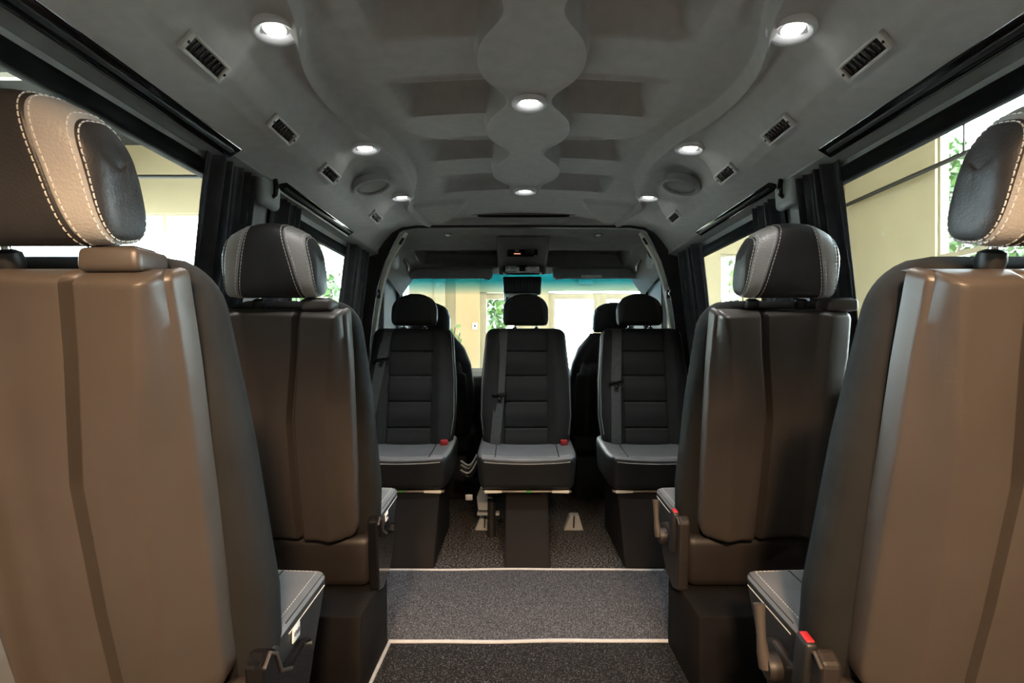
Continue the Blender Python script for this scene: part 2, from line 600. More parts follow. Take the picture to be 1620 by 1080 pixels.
def roof_cols(y):
    w = float(spine_w(np.array(y)))
    xb = float(smooth_interp(np.array(y), XB_Y, XB_X))
    kn = [(0, 10), (w, 4), (w + 0.014, 22), (0.335, 10), (0.41, 5), (xb - 0.003, 7), (xb + 0.018, 8)]
    pts = []
    tail = [0.628, 0.670, 0.705, 0.80, 0.845]
    tail = [max(t, xb + 0.03 + 0.01 * i) for i, t in enumerate(tail)]
    ks = [k for k, _ in kn] + tail
    ns = [n for _, n in kn] + [8, 8, 8, 4]
    ns = ns[:6] + [8, 8, 10, 8, 8, 4]
    for a, b, n in zip(ks[:-1], ks[1:], ns):
        pts += list(np.linspace(a, b, n, endpoint=False))
    pts.append(ks[-1])
    return pts


rows_y = set(np.round(np.arange(ROOF_Y0, ROOF_Y1 + 1e-6, 0.0105), 4))
for r in RID:
    for d in (-0.004, -0.0005, 0.002, 0.0045, 0.007, 0.0095, 0.012):
        rows_y.add(round(r + d, 4))
for d in (2.54, 2.545, 2.55, 2.555, 2.562):
    rows_y.add(d)
rows_y = sorted(rows_y)
P = []
for y in rows_y:
    xs = np.array(roof_cols(y))
    hh = roof_h(xs, np.full_like(xs, y))
    left = [(-x, y, CAMZ + h) for x, h in zip(xs[:0:-1], hh[:0:-1])]
    right = [(x, y, CAMZ + h) for x, h in zip(xs, hh)]
    P.append(left + right)
g = Geo().grid(P)
# outer skin of the roof so that it is a closed body
P = np.array(P)
top = np.stack([np.stack([P[i][j] for j in (0, -1)]) for i in (0, -1)])
g.box((0, (ROOF_Y0 + ROOF_Y1) / 2, 1.93), (1.80, ROOF_Y1 - ROOF_Y0, 0.06), 0.0, 0)
roof = structure(g.build('ceiling', 'headliner'), 'sculpted grey felt headliner with wavy spine and scooped bays')

# ---- side walls (x, leaning inward above the elbow line)


def wx(z):
    return 0.975 if z <= 0.80 else 0.975 - 0.085 * (z - 0.80) / 0.75


def wall_panel(g, y0, y1, z0, z1, mi=0, th=0.05, inset=0.0):
    """one slab of the side wall between two heights, inner face on the leaning line"""
    zz = [z0, z1] if not (z0 < 0.8 < z1) else [z0, 0.8, z1]
    for a, b in zip(zz[:-1], zz[1:]):
        pa, pb = wx(a) - inset, wx(b) - inset
        vs = [(pa, y0, a), (pa, y1, a), (pb, y1, b), (pb, y0, b), (pa + th, y0, a), (pa + th, y1, a), (pb + th, y1, b), (pb + th, y0, b)]
        g.add(vs, [(0, 1, 2, 3), (4, 7, 6, 5), (0, 4, 5, 1), (3, 2, 6, 7), (0, 3, 7, 4), (1, 5, 6, 2)], mi, False)


WIN = [(0.28, 1.70, 0.78, 1.515), (1.88, 2.86, 0.78, 1.505)]
for sgn, side in ((-1, 'left'), (1, 'right')):
    g = Geo()
    wall_panel(g, -0.27, 3.14, 0.0, 0.78)
    wall_panel(g, -0.27, 0.28, 0.78, 1.55)
    wall_panel(g, 1.70, 1.88, 0.78, 1.55)
    wall_panel(g, 2.86, 3.14, 0.78, 1.70, 1)
    wall_panel(g, 0.28, 1.70, 1.515, 1.56)
    wall_panel(g, 1.88, 2.86, 1.505, 1.56)
    # cove between window head and the lining
    g.prism([(wx(1.54) - 0.002, 1.535), (0.838, 1.548), (0.838, 1.60), (0.95, 1.60), (0.95, 1.535)], -0.27, 3.14, 0, 0.0, 'y')
    structure(g.build('wall_' + side, ['trimgrey', 'pillar_dark'], mirror=sgn), 'grey trimmed side wall of the passenger cabin')
    # window pane + black seal frame
    for k, (y0, y1, z0, z1) in enumerate(WIN):
        n = (1 if sgn < 0 else 3) + k
        root = structure(empty('window_%d' % n, (sgn * 0.95, (y0 + y1) / 2, z0)), 'side window of the cabin')
        ox, oy, oz = sgn * 0.95, (y0 + y1) / 2, z0
        g = Geo()
        a, b = wx(z0) + 0.025, wx(z1) + 0.025
        g.add([(a, y0, z0), (a, y1, z0), (b, y1, z1), (b, y0, z1), (a + .004, y0, z0), (a + .004, y1, z0), (b + .004, y1, z1), (b + .004, y0, z1)],
              [(0, 1, 2, 3), (4, 7, 6, 5), (0, 4, 5, 1), (3, 2, 6, 7), (0, 3, 7, 4), (1, 5, 6, 2)], 0, False)
        g.v = [(x - 0.95, y - oy, z - oz) for x, y, z in g.v]
        g.build('window_glass', 'glass', root, mirror=sgn)
        g = Geo()
        t = 0.042
        for (p, q) in (((y0, z1 - t / 2), (y1, z1 - t / 2)), ((y0, z0 + t / 2), (y1, z0 + t / 2)), ((y0 + t / 2, z0), (y0 + t / 2, z1)), ((y1 - t / 2, z0), (y1 - t / 2, z1))):
            dy, dz = abs(q[0] - p[0]), abs(q[1] - p[1])
            def lean(x, y, z, p=p, q=q):
                zc = (p[1] + q[1]) / 2
                return (x + wx(zc + z) - wx(zc), y, z)
            zc = (p[1] + q[1]) / 2
            g.box((wx(zc) - 0.002, (p[0] + q[0]) / 2, zc), (0.03, max(dy, t), max(dz, t)), 0.004, 0, 1, lean)
        g.v = [(x - 0.95, y - oy, z - oz) for x, y, z in g.v]
        g.build('window_frame', 'seal', root, mirror=sgn)

# ---- floor of the van
g = Geo()
g.box((0, 2.05, -0.03), (2.0, 4.7, 0.06), 0.0)
structure(g.build('floor', 'carpet'), 'speckled grey carpet floor of the van')

# ---- cab: headliner shelf, pillars, windshield, dash
def cab_h(x, y):
    ax = np.abs(x)
    t = np.clip((y - 3.14) / 0.80, 0, 1)
    h = np.interp(y, [3.14, 3.17, 3.30, 3.50, 3.75, 3.94], [0.714, 0.704, 0.690, 0.635, 0.585, 0.545])
    # open storage pockets either side of the centre console
    pk = ss(3.50, 3.53, y) * (1 - ss(3.79, 3.80, y)) * ss(0.15, 0.175, ax - 0.03 * 0) * (1 - ss(0.66, 0.70, ax))
    h = h + 0.085 * pk
    # corners fall away to the pillars
    h = h - 0.17 * ss(0.72, 0.90, ax) ** 1.3
    return h


xs = np.concatenate([np.linspace(-0.88, -0.19, 40), np.linspace(-0.175, 0.175, 20), np.linspace(0.19, 0.88, 40)])
ys = np.concatenate([np.linspace(3.14, 3.49, 14), np.linspace(3.50, 3.54, 6), np.linspace(3.56, 3.78, 8), np.linspace(3.788, 3.802, 5), np.linspace(3.82, 3.94, 6)])
P = [[(x, y, CAMZ + float(cab_h(np.array(x), np.array(y)))) for x in xs] for y in ys]
g = Geo().grid(P)
g.box((0, 3.55, 1.90), (1.74, 0.84, 0.04))
structure(g.build('ceiling_cab', 'cabliner'), 'dark cab headliner with open storage pockets')
# rolled lip where the rear lining ends
g = Geo()
lip = []
for t in np.linspace(0, 1, 60):
    x = -0.80 + 1.60 * t
    ax = abs(x)
    z = CAMZ + float(np.interp(ax, [0.0, 0.62, 0.70, 0.755, 0.80], [0.714, 0.710, 0.696, 0.666, 0.62]))
    lip.append((x, 3.145, z))
g.tube(lip, 0.013, 0, 10)
structure(g.build('trim_1', 'black'), 'black edge trim across the end of the rear lining')

for sgn, side in ((-1, 'left'), (1, 'right')):
    # B pillar body closing wall to cab
    g = Geo()
    prof = [(-0.02, 0.0)]
    path = [(0.70, 1.70), (0.755, 1.60), (0.80, 1.50), (0.842, 1.36), (0.868, 1.20), (0.885, 1.05), (0.90, 0.80), (0.91, 0.0)]
    inner = [(x, 3.14, z) for x, z in path]
    outer = [(0.98, 3.14, 1.72), (0.98, 3.14, 1.60), (0.98, 3.14, 1.50), (0.98, 3.14, 1.36), (0.98, 3.14, 1.2), (0.98, 3.14, 1.05), (0.98, 3.14, 0.8), (0.98, 3.14, 0.0)]
    for k in range(len(path) - 1):
        a, b, c, d = inner[k], inner[k + 1], outer[k + 1], outer[k]
        q = lambda p, dy: (p[0], p[1] + dy, p[2])
        g.add([a, b, c, d, q(a, .10), q(b, .10), q(c, .10), q(d, .10)], [(0, 1, 2, 3), (4, 7, 6, 5), (0, 4, 5, 1), (3, 2, 6, 7), (0, 3, 7, 4), (1, 5, 6, 2)], 0, False)
    structure(g.build('trim_%d' % (2 if sgn < 0 else 3), 'pillar_dark', mirror=sgn), 'dark pillar between cabin and cab')
    # A pillar and door frame of the cab
    g = Geo()
    ap = [(0.83, 3.35, 1.60), (0.875, 3.65, 1.555), (0.925, 3.95, 1.51), (0.95, 4.30, 1.22), (0.965, 4.62, 0.93)]
    g.tube(ap, 0.06, 0, 12, radii=[0.06, 0.055, 0.045, 0.04, 0.05])
    g.box((0.935, 3.95, 0.45), (0.05, 1.5, 0.90), 0.01)
    g.box((0.925, 3.30, 1.2), (0.045, 0.14, 0.72), 0.01)
    g.prism([(3.53, 0.88), (3.56, 1.52), (3.95, 1.52), (4.30, 1.24), (4.62, 0.92), (4.62, 0.88)], 0.905, 0.95, 0, 0.01)
    g.box((0.925, 3.45, 1.48), (0.045, 0.25, 0.09), 0.01)
    g.tube([(0.895, 3.25, 1.50), (0.90, 3.9, 1.49)], 0.03, 0, 10)
    g.tube([(0.905, 3.92, 0.90), (0.895, 3.94, 1.48)], 0.028, 0, 10)
    structure(g.build('trim_%d' % (4 if sgn < 0 else 5), 'pillar_dark', mirror=sgn), 'dark windshield pillar and cab door frame')
    # curved slotted pillar strip, daylight painted into its pale colour
    root = thing('pillar_trim_strip', (sgn * 0.85, 3.12, 1.25), ('curved trim strip painted daylight-bright on the %s pillar beside the cab door opening' % side), 'trim', None)
    g = Geo()
    pth = [(0.672, 1.668), (0.700, 1.625), (0.735, 1.572), (0.775, 1.50), (0.808, 1.40), (0.832, 1.28), (0.852, 1.15), (0.868, 1.02), (0.876, 0.90)]
    pts = []
    for i in range(len(pth) - 1):
        for t in np.linspace(0, 1, 6, endpoint=False):
            pts.append((pth[i][0] + (pth[i + 1][0] - pth[i][0]) * t, pth[i][1] + (pth[i + 1][1] - pth[i][1]) * t))
    pts.append(pth[-1])
    rowsP = []
    for i, (x, z) in enumerate(pts):
        t = i / (len(pts) - 1)
        wd = 0.020 + 0.020 * math.sin(min(1, t * 2.6) * math.pi / 2) if t < 0.4 else 0.040 - 0.016 * (t - 0.4)
        hw_ = wd / 2
        rowsP.append([(x - hw_ * .9, 3.132, z - hw_ * .4), (x - hw_ * .5, 3.118, z - hw_ * .2), (x + hw_ * .5, 3.118, z + hw_ * .2), (x + hw_ * .9, 3.132, z + hw_ * .4)])
    g.grid(np.array(rowsP) - np.array([0.85, 3.12, 1.25]), 0, wrap_u=True)
    g.build('strip_body', 'pale_trim', root, mirror=sgn)
    g = Geo()
    g.box((0.698 - 0.85, -0.004, 1.618 - 1.25), (0.016, 0.010, 0.045), 0.005, 0, 2, rot=Matrix.Rotation(-0.55, 3, 'Y'))
    g.build('slot', 'black', root, mirror=sgn)
    g = Geo()
    g.box((0.828 - 0.85, -0.010, 1.315 - 1.25), (0.020, 0.020, 0.05), 0.006)
    g.tube([(0.836 - 0.85, -0.024, 1.335 - 1.25), (0.829 - 0.85, -0.026, 1.315 - 1.25), (0.838 - 0.85, -0.024, 1.298 - 1.25)], 0.005, 1, 8)
    g.build('belt_anchor', ['black', 'chrome'], root, mirror=sgn)

# windshield
g = Geo()
tz, ty, bz, by = 1.555, 3.93, 0.84, 4.66
vs = []
P = []
for i in range(13):
    t = i / 12
    P.append([(x * (0.905 + 0.03 * t), ty + (by - ty) * t + 0.07 * (1 - x * x), tz + (bz - tz) * t) for x in np.linspace(-1, 1, 17)])
g.grid(P)
ws = structure(g.build('window_5', 'windshield'), 'windshield with a blue sun band along its top')
sol = ws.modifiers.new('solidify', 'SOLIDIFY')
sol.thickness = 0.005
for sgn, side, n in ((-1, 'left', 6), (1, 'right', 7)):
    g = Geo()
    g.box((sgn * 0.925, 3.45, 1.17), (0.005, 0.17, 0.54))
    structure(g.build('window_%d' % n, 'glass'), 'cab door window')
# dashboard
g = Geo()
g.prism([(4.20, 0.002), (4.15, 0.40), (4.05, 0.60), (4.05, 0.70), (4.15, 0.79), (4.35, 0.82), (4.66, 0.84), (4.66, 0.10), (4.30, 0.002)], -0.93, 0.93, 0, 0.03)
o = g.build('dashboard', 'black')
tag(o, 'black dashboard under the windshield', 'dashboard')

# ================================================================== ROOF FITTINGS


def ceiling_light(x, y, z, label, tilt=0.0, r=0.049, group=None):
    root = thing('ceiling_light', (x, y, z), label, 'ceiling light', group)
    R = Matrix.Rotation(tilt, 3, 'Y')
    g = Geo()
    g.lathe([(r * 0.54, 0.002), (r * 0.60, -0.003), (r * 0.80, -0.010), (r * 0.88, -0.012), (r * 0.98, -0.011), (r * 1.06, -0.007), (r * 1.10, 0.002), (r * 0.9, 0.012)], rot=R, n=44)
    g.build('bezel', 'bezel', root)
    g = Geo()
    g.lathe([(0.0001, -0.003), (r * 0.4, -0.0025), (r * 0.52, -0.001), (r * 0.56, 0.006)], rot=R, n=32)
    g.build('lens', 'lens', root)
    l = lamp('ceiling_light_bulb', 'SPOT', (x, y, z - 0.016), 15.0, (1.0, 0.99, 0.97), 0.02, (x, y, 0), spot=1.55)
    return root


def surf(x, y):
    return CAMZ + float(roof_h(np.array([abs(x)]), np.array([y]))[0])


ceiling_light(0, 1.593, surf(0, 1.593), 'round spotlight at the nearer narrow waist of the ceiling spine')
ceiling_light(0, 2.48, surf(0, 2.48), 'round spotlight at the front end of the ceiling spine')
PLACE = ['nearest, before the second vent', 'middle, beside the ceiling curve', 'farthest, beyond the oval speaker']
for k, y in enumerate(LIGHT_Y):
    for sgn, side in ((-1, 'left'), (1, 'right')):
        x = sgn * 0.557
        ceiling_light(x, y, surf(x, y) - 0.001, 'round spotlight in the %s ceiling panel, %s' % (side, PLACE[k]), sgn * 0.10)


def vent(x, y, sgn, label, sc=1.0):
    """slim air vent: pale frame with a black louvre slot"""
    z = surf(x, y)
    dx = 0.006
    slope = (surf(abs(x) + dx, y) - surf(abs(x) - dx, y)) / (2 * dx)
    slope = max(-1.1, min(-0.7, slope))
    root = thing('air_vent', (x, y, z), label, 'air vent', 'slim air vents in the ceiling')
    ang = math.atan(-slope) * sgn
    R = Matrix.Rotation(ang, 3, 'Y')
    L, W = 0.142 * sc, 0.042 * sc
    zz = -0.003
    g = Geo()
    for (cx, cy, sx, sy) in ((-W / 2 + .0035, 0, .007, L), (W / 2 - .0035, 0, .007, L), (0, -L / 2 + .007, W, .014), (0, L / 2 - .007, W, .014)):
        c = R @ Vector((cx, cy, zz))
        g.box(c, (sx, sy, 0.010), 0.003, 0, 2, rot=R)
    c = R @ Vector((0, 0, zz + 0.018))
    g.box(c, (W * 0.9, L * 0.95, 0.026), 0.002, 0, 1, rot=R)
    g.build('frame', 'vent', root)
    g = Geo()
    c = R @ Vector((0, 0, zz + 0.003))
    g.box(c, (W - .013, L - .026, 0.006), 0.002, 0, 1, rot=R)
    g.build('slot_insert', 'black', root)
    for i in range(7):
        g = Geo()
        c = R @ Vector((0, (i - 3) * (L - .045) / 6.5, zz - 0.001))
        g.box(c, (W - .015, 0.0028, 0.008), 0.001, 0, 1, rot=R @ Matrix.Rotation(0.5, 3, 'X'))
        g.build('louvre', 'gloss', root)
    for q in (-1, 1):
        g = Geo()
        c = R @ Vector((0, q * (L / 2 - .008), zz - 0.006))
        g.lathe([(0.0001, -0.001), (0.003, -0.0005), (0.0035, 0.001)], c, R, 0, 12)
        g.build('screw', 'black', root)
    return root


NEARN = ['nearest to the rear', 'second from the rear', 'third from the rear', 'farthest, near the cab edge']
for k, y in enumerate(VENT_Y):
    for sgn, side in ((-1, 'left'), (1, 'right')):
        vent(sgn * 0.668, y, sgn, 'pale framed slim air vent in the %s ceiling side, %s' % (side, NEARN[k]))

for sgn, side in ((-1, 'left'), (1, 'right')):
    x, y = sgn * 0.598, 2.11
    z = CAMZ + 0.630
    R = Matrix.Rotation(sgn * 0.30, 3, 'Y')
    root = thing('oval_speaker', (x, y, z), 'oval mesh speaker set in the %s side of the ceiling' % side, 'speaker')
    g = Geo()
    g.lathe([(0.052, 0.02), (0.054, -0.004), (0.060, -0.008), (0.066, -0.004), (0.068, 0.02)], rot=R, sx=1.10, sy=1.25, n=40)
    g.build('rim', 'trimgrey', root)
    g = Geo()
    g.lathe([(0.0001, -0.004), (0.03, -0.003), (0.053, 0.002), (0.054, 0.01)], rot=R, sx=1.10, sy=1.25, n=40)
    g.build('grille', 'mesh', root)

# black rails above the windows
for sgn, side in ((-1, 'left'), (1, 'right')):
    def rail(name, y0, y1, label, glint_mat, hw_=0.024):
        x, z = sgn * 0.832, CAMZ + 0.556
        root = thing(name, (x, (y0 + y1) / 2, z), label, 'rail')
        R = Matrix.Rotation(sgn * 0.55, 3, 'Y')
        g = Geo()
        g.box((0, 0, 0), (hw_ * 2, y1 - y0, 0.016), 0.006, 0, 3, rot=R)
        g.build('rail_body', 'gloss', root)
        g = Geo()
        c = R @ Vector((0, 0, -0.009))
        g.box(c, (0.012, (y1 - y0) - 0.05, 0.006), 0.002, 0, 2, rot=R)
        g.build('rail_track', 'black', root)
        if glint_mat:
            g = Geo()
            c = R @ Vector((sgn * (hw_ + 0.002), 0, -0.004))
            g.box(c, (0.006, (y1 - y0), 0.010), 0.002, 0, 1, rot=R)
            g.build('rail_glint', glint_mat, root)  # pale strip standing for the white reflection along the left rail
    rail('curtain_rail', 0.40, 1.535, 'long gloss black rail above the rear %s window' % side, None)
    rail('curtain_rail', 1.83, 2.60, 'short black rail above the front %s window' % side, 'vent' if sgn < 0 else None, 0.020)

# coat hooks on the window pillars
for sgn, side in ((-1, 'left'), (1, 'right')):
    x, y, z = sgn * 0.862, 1.79, 1.530
    root = thing('coat_hook', (x, y, z), 'dark coat hook on grey pod above the %s window pillar' % side, 'hook')
    g = Geo()
    g.box((sgn * -0.005, 0, 0.0), (0.035, 0.135, 0.13), 0.03, 0, 4, lambda a, b, c: (a + sgn * 0.0, b * (1 + 1.6 * c), c))
    g.build('pod', 'trimgrey', root)
    g = Geo()
    g.tube([(sgn * -0.022, 0.0, 0.04), (sgn * -0.032, -0.004, 0.025), (sgn * -0.036, -0.008, 0.0), (sgn * -0.034, -0.006, -0.022), (sgn * -0.022, 0.0, -0.03)], 0.007, 0, 10, radii=[.007, .008, .009, .008, .006])
    g.build('hook', 'gloss', root)

# slot lamp at the front of the lining
root = thing('ceiling_slot', (0, 3.07, surf(0, 3.07) - 0.002), 'narrow black slot in the ceiling just behind the cab edge', 'slot')
g = Geo()
g.box((0, 0, 0), (0.56, 0.085, 0.012), 0.004)
g.build('slot_cover', 'seal', root)
g = Geo()
g.box((0, -0.044, 0), (0.58, 0.006, 0.018), 0.002)
g.box((0, 0.044, 0), (0.58, 0.006, 0.018), 0.002)
g.build('slot_rim', 'cabliner', root)

# curtains: gathered cloth hanging by the windows


def curtain(sgn, y0, y1, z0, z1, label, folds, group=None, sway=0.0):
    g = Geo()
    ny, nz = 70, 24
    P = []
    for i in range(nz + 1):
        t = i / nz
        z = z0 + (z1 - z0) * t
        row = []
        for j in range(ny + 1):
            s = j / ny
            sp = 1.0 - 0.22 * math.exp(-((t - 0.15) / 0.25) ** 2)
            y = (y0 + y1) / 2 + (s - 0.5) * (y1 - y0) * sp + sway * (1 - t)
            a = 2 * math.pi * folds * s + 0.8 * math.sin(3 * t + s * 5)
            d = 0.016 * math.sin(a) + 0.007 * math.sin(2.3 * a + 1)
            row.append((sgn * (wx(z) - 0.030 + d), y, z))
        P.append(row)
    oc = (sgn * (wx(z0) - 0.03), (y0 + y1) / 2, z0)
    g.grid(np.array(P) - np.array(oc))
    o = g.build('curtain', 'curtain', loc=oc)
    m = o.modifiers.new('solidify', 'SOLIDIFY')
    m.thickness = 0.004
    return tag(o, label, 'curtain', group)


curtain(-1, 1.47, 1.71, 0.80, 1.535, 'dark pleated curtain at the front end of the rear left window', 5)
curtain(-1, 1.87, 2.05, 0.80, 1.525, 'dark curtain bunched just ahead of the left pillar with the coat hook', 4)
curtain(-1, 2.68, 2.98, 0.80, 1.525, 'dark curtain at the cab end of the front left window', 4)
curtain(1, 1.54, 1.73, 0.80, 1.535, 'dark pleated curtain at the front end of the rear right window', 4, sway=-0.02)
curtain(1, 1.87, 2.05, 0.80, 1.525, 'dark curtain bunched just ahead of the right pillar with the coat hook', 4)
curtain(1, 2.68, 2.98, 0.80, 1.525, 'dark curtain at the cab end of the front right window', 4)

# cab roof fittings
for sgn, side in ((-1, 'left'), (1, 'right')):
    x, y = sgn * 0.455, 3.29
    z = CAMZ + float(cab_h(np.array(x), np.array(y)))
    root = thing('cab_reading_lamp', (x, y, z), 'small unlit round lamp in the cab headliner, %s side' % side, 'lamp')
    R = Matrix.Rotation(-0.2, 3, 'X')
    g = Geo()
    g.lathe([(0.028, 0.01), (0.028, -0.003), (0.024, -0.006), (0.020, -0.003)], rot=R)
    g.build('bezel', 'black', root)
    g = Geo()
    g.lathe([(0.0001, -0.010), (0.012, -0.008), (0.019, -0.002)], rot=R)
    g.build('lens', 'lampclear', root)

root = thing('overhead_console', (0, 3.62, 1.62), 'dark overhead switch console hanging from the middle of the cab roof', 'console')
g = Geo()
g.prism([(3.30 - 3.62, 0.066), (3.48 - 3.62, 0.012), (3.74 - 3.62, -0.055), (3.80 - 3.62, -0.10), (3.86 - 3.62, -0.09), (3.90 - 3.62, 0.02), (3.6 - 3.62, 0.10)], -0.165, 0.165, 0, 0.012)
g.build('body', 'cabliner', root)
R = Matrix.Rotation(-0.28, 3, 'X')
g = Geo()
c0 = Vector((0, 3.485 - 3.62, 0.010))
def onp(a, b, c):   # local panel frame: a across, b up in view, c outward
    n = Vector((0, -0.80, -0.60)); u = Vector((0, -0.60, 0.80))
    return c0 + Vector((1, 0, 0)) * a + u * b + n * c
RP = Matrix(((1, 0, 0), (0, -0.60, -0.80), (0, 0.80, -0.60))).transposed().transposed()
g.box(onp(0, 0, 0.002), (0.205, 0.084, 0.012), 0.006, 0, 2, rot=RP)
g.build('panel_frame', 'pillar_dark', root)
g = Geo()
g.box(onp(0, 0, 0.007), (0.190, 0.068, 0.008), 0.004, 0, 2, rot=RP)
g.build('panel_face', 'screen', root)
g = Geo()
g.box(onp(-0.035, -0.015, 0.012), (0.042, 0.006, 0.004), 0.001, 0, 1, rot=RP)
g.build('indicator', 'orange', root)
g = Geo()
g.box(onp(-0.037, 0.006, 0.012), (0.026, 0.014, 0.004), 0.001, 0, 1, rot=RP)
g.build('button', 'trimgrey', root)
g = Geo()
g.box(onp(0.045, 0.0, 0.012), (0.055, 0.032, 0.004), 0.001, 0, 1, rot=RP)
g.build('blank_button', 'pillar_dark', root)
g = Geo()
g.box((0, 3.745 - 3.62, -0.075), (0.27, 0.07, 0.062), 0.02, 0, 3)
dome = g.build('dome_lamp', 'black', root)
g = Geo()
for q in (-1, 1):
    g.box((q * 0.075, 3.707 - 3.62, -0.072), (0.082, 0.012, 0.040), 0.008, 0, 2)
    g.box((q * 0.10, 3.698 - 3.62, -0.066), (0.030, 0.010, 0.024), 0.005, 0, 2)
    g.box((q * 0.035, 3.700 - 3.62, -0.078), (0.030, 0.010, 0.036), 0.006, 0, 2)
g.box((0, 3.707 - 3.62, -0.096), (0.24, 0.012, 0.012), 0.004, 0, 2)
g.build('lamp_lens', 'lampclear', dome)
root = thing('rear_view_mirror', (0, 3.82, 1.43), 'black rear view mirror housing below the overhead console', 'mirror')
g = Geo()
g.box((0, 0.02, 0.015), (0.27, 0.06, 0.13), 0.015, 0, 2, lambda a, b, c: (a * (1 + 0.5 * c), b, c))
for q in range(-3, 4):
    g.box((q * 0.022, -0.012, 0.015), (0.006, 0.006, 0.09), 0.002)
g.build('mount', 'black', root)
g = Geo()
g.box((-0.01, -0.02, -0.068), (0.235, 0.03, 0.07), 0.014, 0, 3)
g.build('housing', 'black', root)
g = Geo()
g.box((-0.01, -0.036, -0.068), (0.215, 0.003, 0.055), 0.001, 0, 2)
g.build('glass', 'mirror', root)

for sgn, side in ((-1, 'left'), (1, 'right')):
    x0, x1 = (-0.80, -0.205) if sgn < 0 else (0.215, 0.83)
    root = thing('sun_visor', ((x0 + x1) / 2, 3.85, 1.535), 'folded dark sun visor above the %s half of the windshield%s' % (side, '' if sgn < 0 else ', with pale label'), 'sun visor')
    g = Geo()
    g.box((0, 0, 0), (x1 - x0, 0.035, 0.075), 0.016, 0, 3, lambda a, b, c: (a * (1 + 0.35 * c), b, c))
    g.build('visor_panel', 'trimgrey', root)
    g = Geo()
    g.tube([(-sgn * (x1 - x0) / 2 * 0.98, 0.0, 0.03), (-sgn * ((x1 - x0) / 2 - 0.03), -0.005, -0.045), (-sgn * ((x1 - x0) / 2 - 0.06), 0, -0.035)], 0.006, 0, 8)
    g.build('pivot_arm', 'black', root)
    if sgn > 0:
        g = Geo()
        g.box((-0.035, -0.019, -0.022), (0.145, 0.003, 0.018), 0.001)
        g.build('label', 'white', root)
    hd = thing('grab_handle', (sgn * 0.80, 3.66, 1.60), 'dark grab handle at the %s corner of the cab roof' % side, 'handle')
    g = Geo()
    g.tube([(sgn * 0.02, -0.12, 0.04), (sgn * -0.01, -0.09, 0.0), (sgn * -0.03, 0.0, -0.03), (sgn * -0.01, 0.10, -0.05), (sgn * 0.02, 0.12, -0.03)], 0.013, 0, 10)
    g.build('grip', 'cover', hd)

# ================================================================== FLOOR MATS


def piping_loop(g, pts, r):
    g.tube(pts, r, 0, 8)


root = thing('floor_mat', (0, 1.30, 0.0), 'black speckled floor mat with pale piping in the near aisle', 'floor mat')
g = Geo()
g.box((0, 0, 0.004), (1.0, 1.08, 0.008), 0.002)
g.build('mat_pile', 'mat_near', root)
g = Geo()
wav = lambda t: 0.004 * math.sin(t * 7) + 0.002 * math.sin(t * 17)
g.tube([(-0.48, -0.54, 0.008), (-0.472, 0.3, 0.008), (-0.468, 0.535, 0.008)], 0.0065, 0, 8)
g.tube([(0.51, -0.54, 0.008), (0.502, 0.3, 0.008), (0.497, 0.535, 0.008)], 0.0065, 0, 8)
g.tube([(0.545, -0.54, 0.006), (0.53, 0.3, 0.006), (0.512, 0.50, 0.006)], 0.005, 0, 8)
g.build('piping', 'piping', root)
root = thing('floor_mat', (0, 2.145, 0.0), 'grey speckled floor mat spanning the aisle before the rear facing seats', 'floor mat')
g = Geo()
g.box((0, 0, 0.004), (1.30, 0.60, 0.008), 0.002)
g.build('mat_pile', 'mat_mid', root)
g = Geo()
g.tube([(x, -0.302 + wav(x * 1.0), 0.009) for x in np.linspace(-0.47, 0.50, 50)], 0.0075, 0, 8)
g.tube([(x, 0.298 + wav(x * 0.8 + 2), 0.009) for x in np.linspace(-0.62, 0.62, 60)], 0.006, 0, 8)
g.build('piping', 'piping', root)

# ================================================================== FORWARD FACING SEATS
LEAN = math.atan(0.28)
SN, CS = math.sin(LEAN), math.cos(LEAN)
PZ, PY = 0.40, 0.73 * 0.28        # pivot of the back; y = 0 is the rear face at its top


def bk(u, w, n):
    """back frame -> seat frame (n is rearward)"""
    return (u, PY - w * SN - n * CS, PZ + w * CS - n * SN)


WT = 0.745      # length of the back


def back_hw(w):
    h = np.interp(w, [-0.05, 0.0, 0.15, 0.45, 0.66, 0.745], [0.200, 0.212, 0.225, 0.218, 0.203, 0.195])
    if w > WT - 0.085:
        t = (w - (WT - 0.085)) / 0.085
        h -= 0.075 * (1 - math.sqrt(max(0, 1 - min(1, t) ** 2)))
    if w < 0.04:
        h -= 0.03 * ((0.04 - w) / 0.09) ** 2
    return float(h)


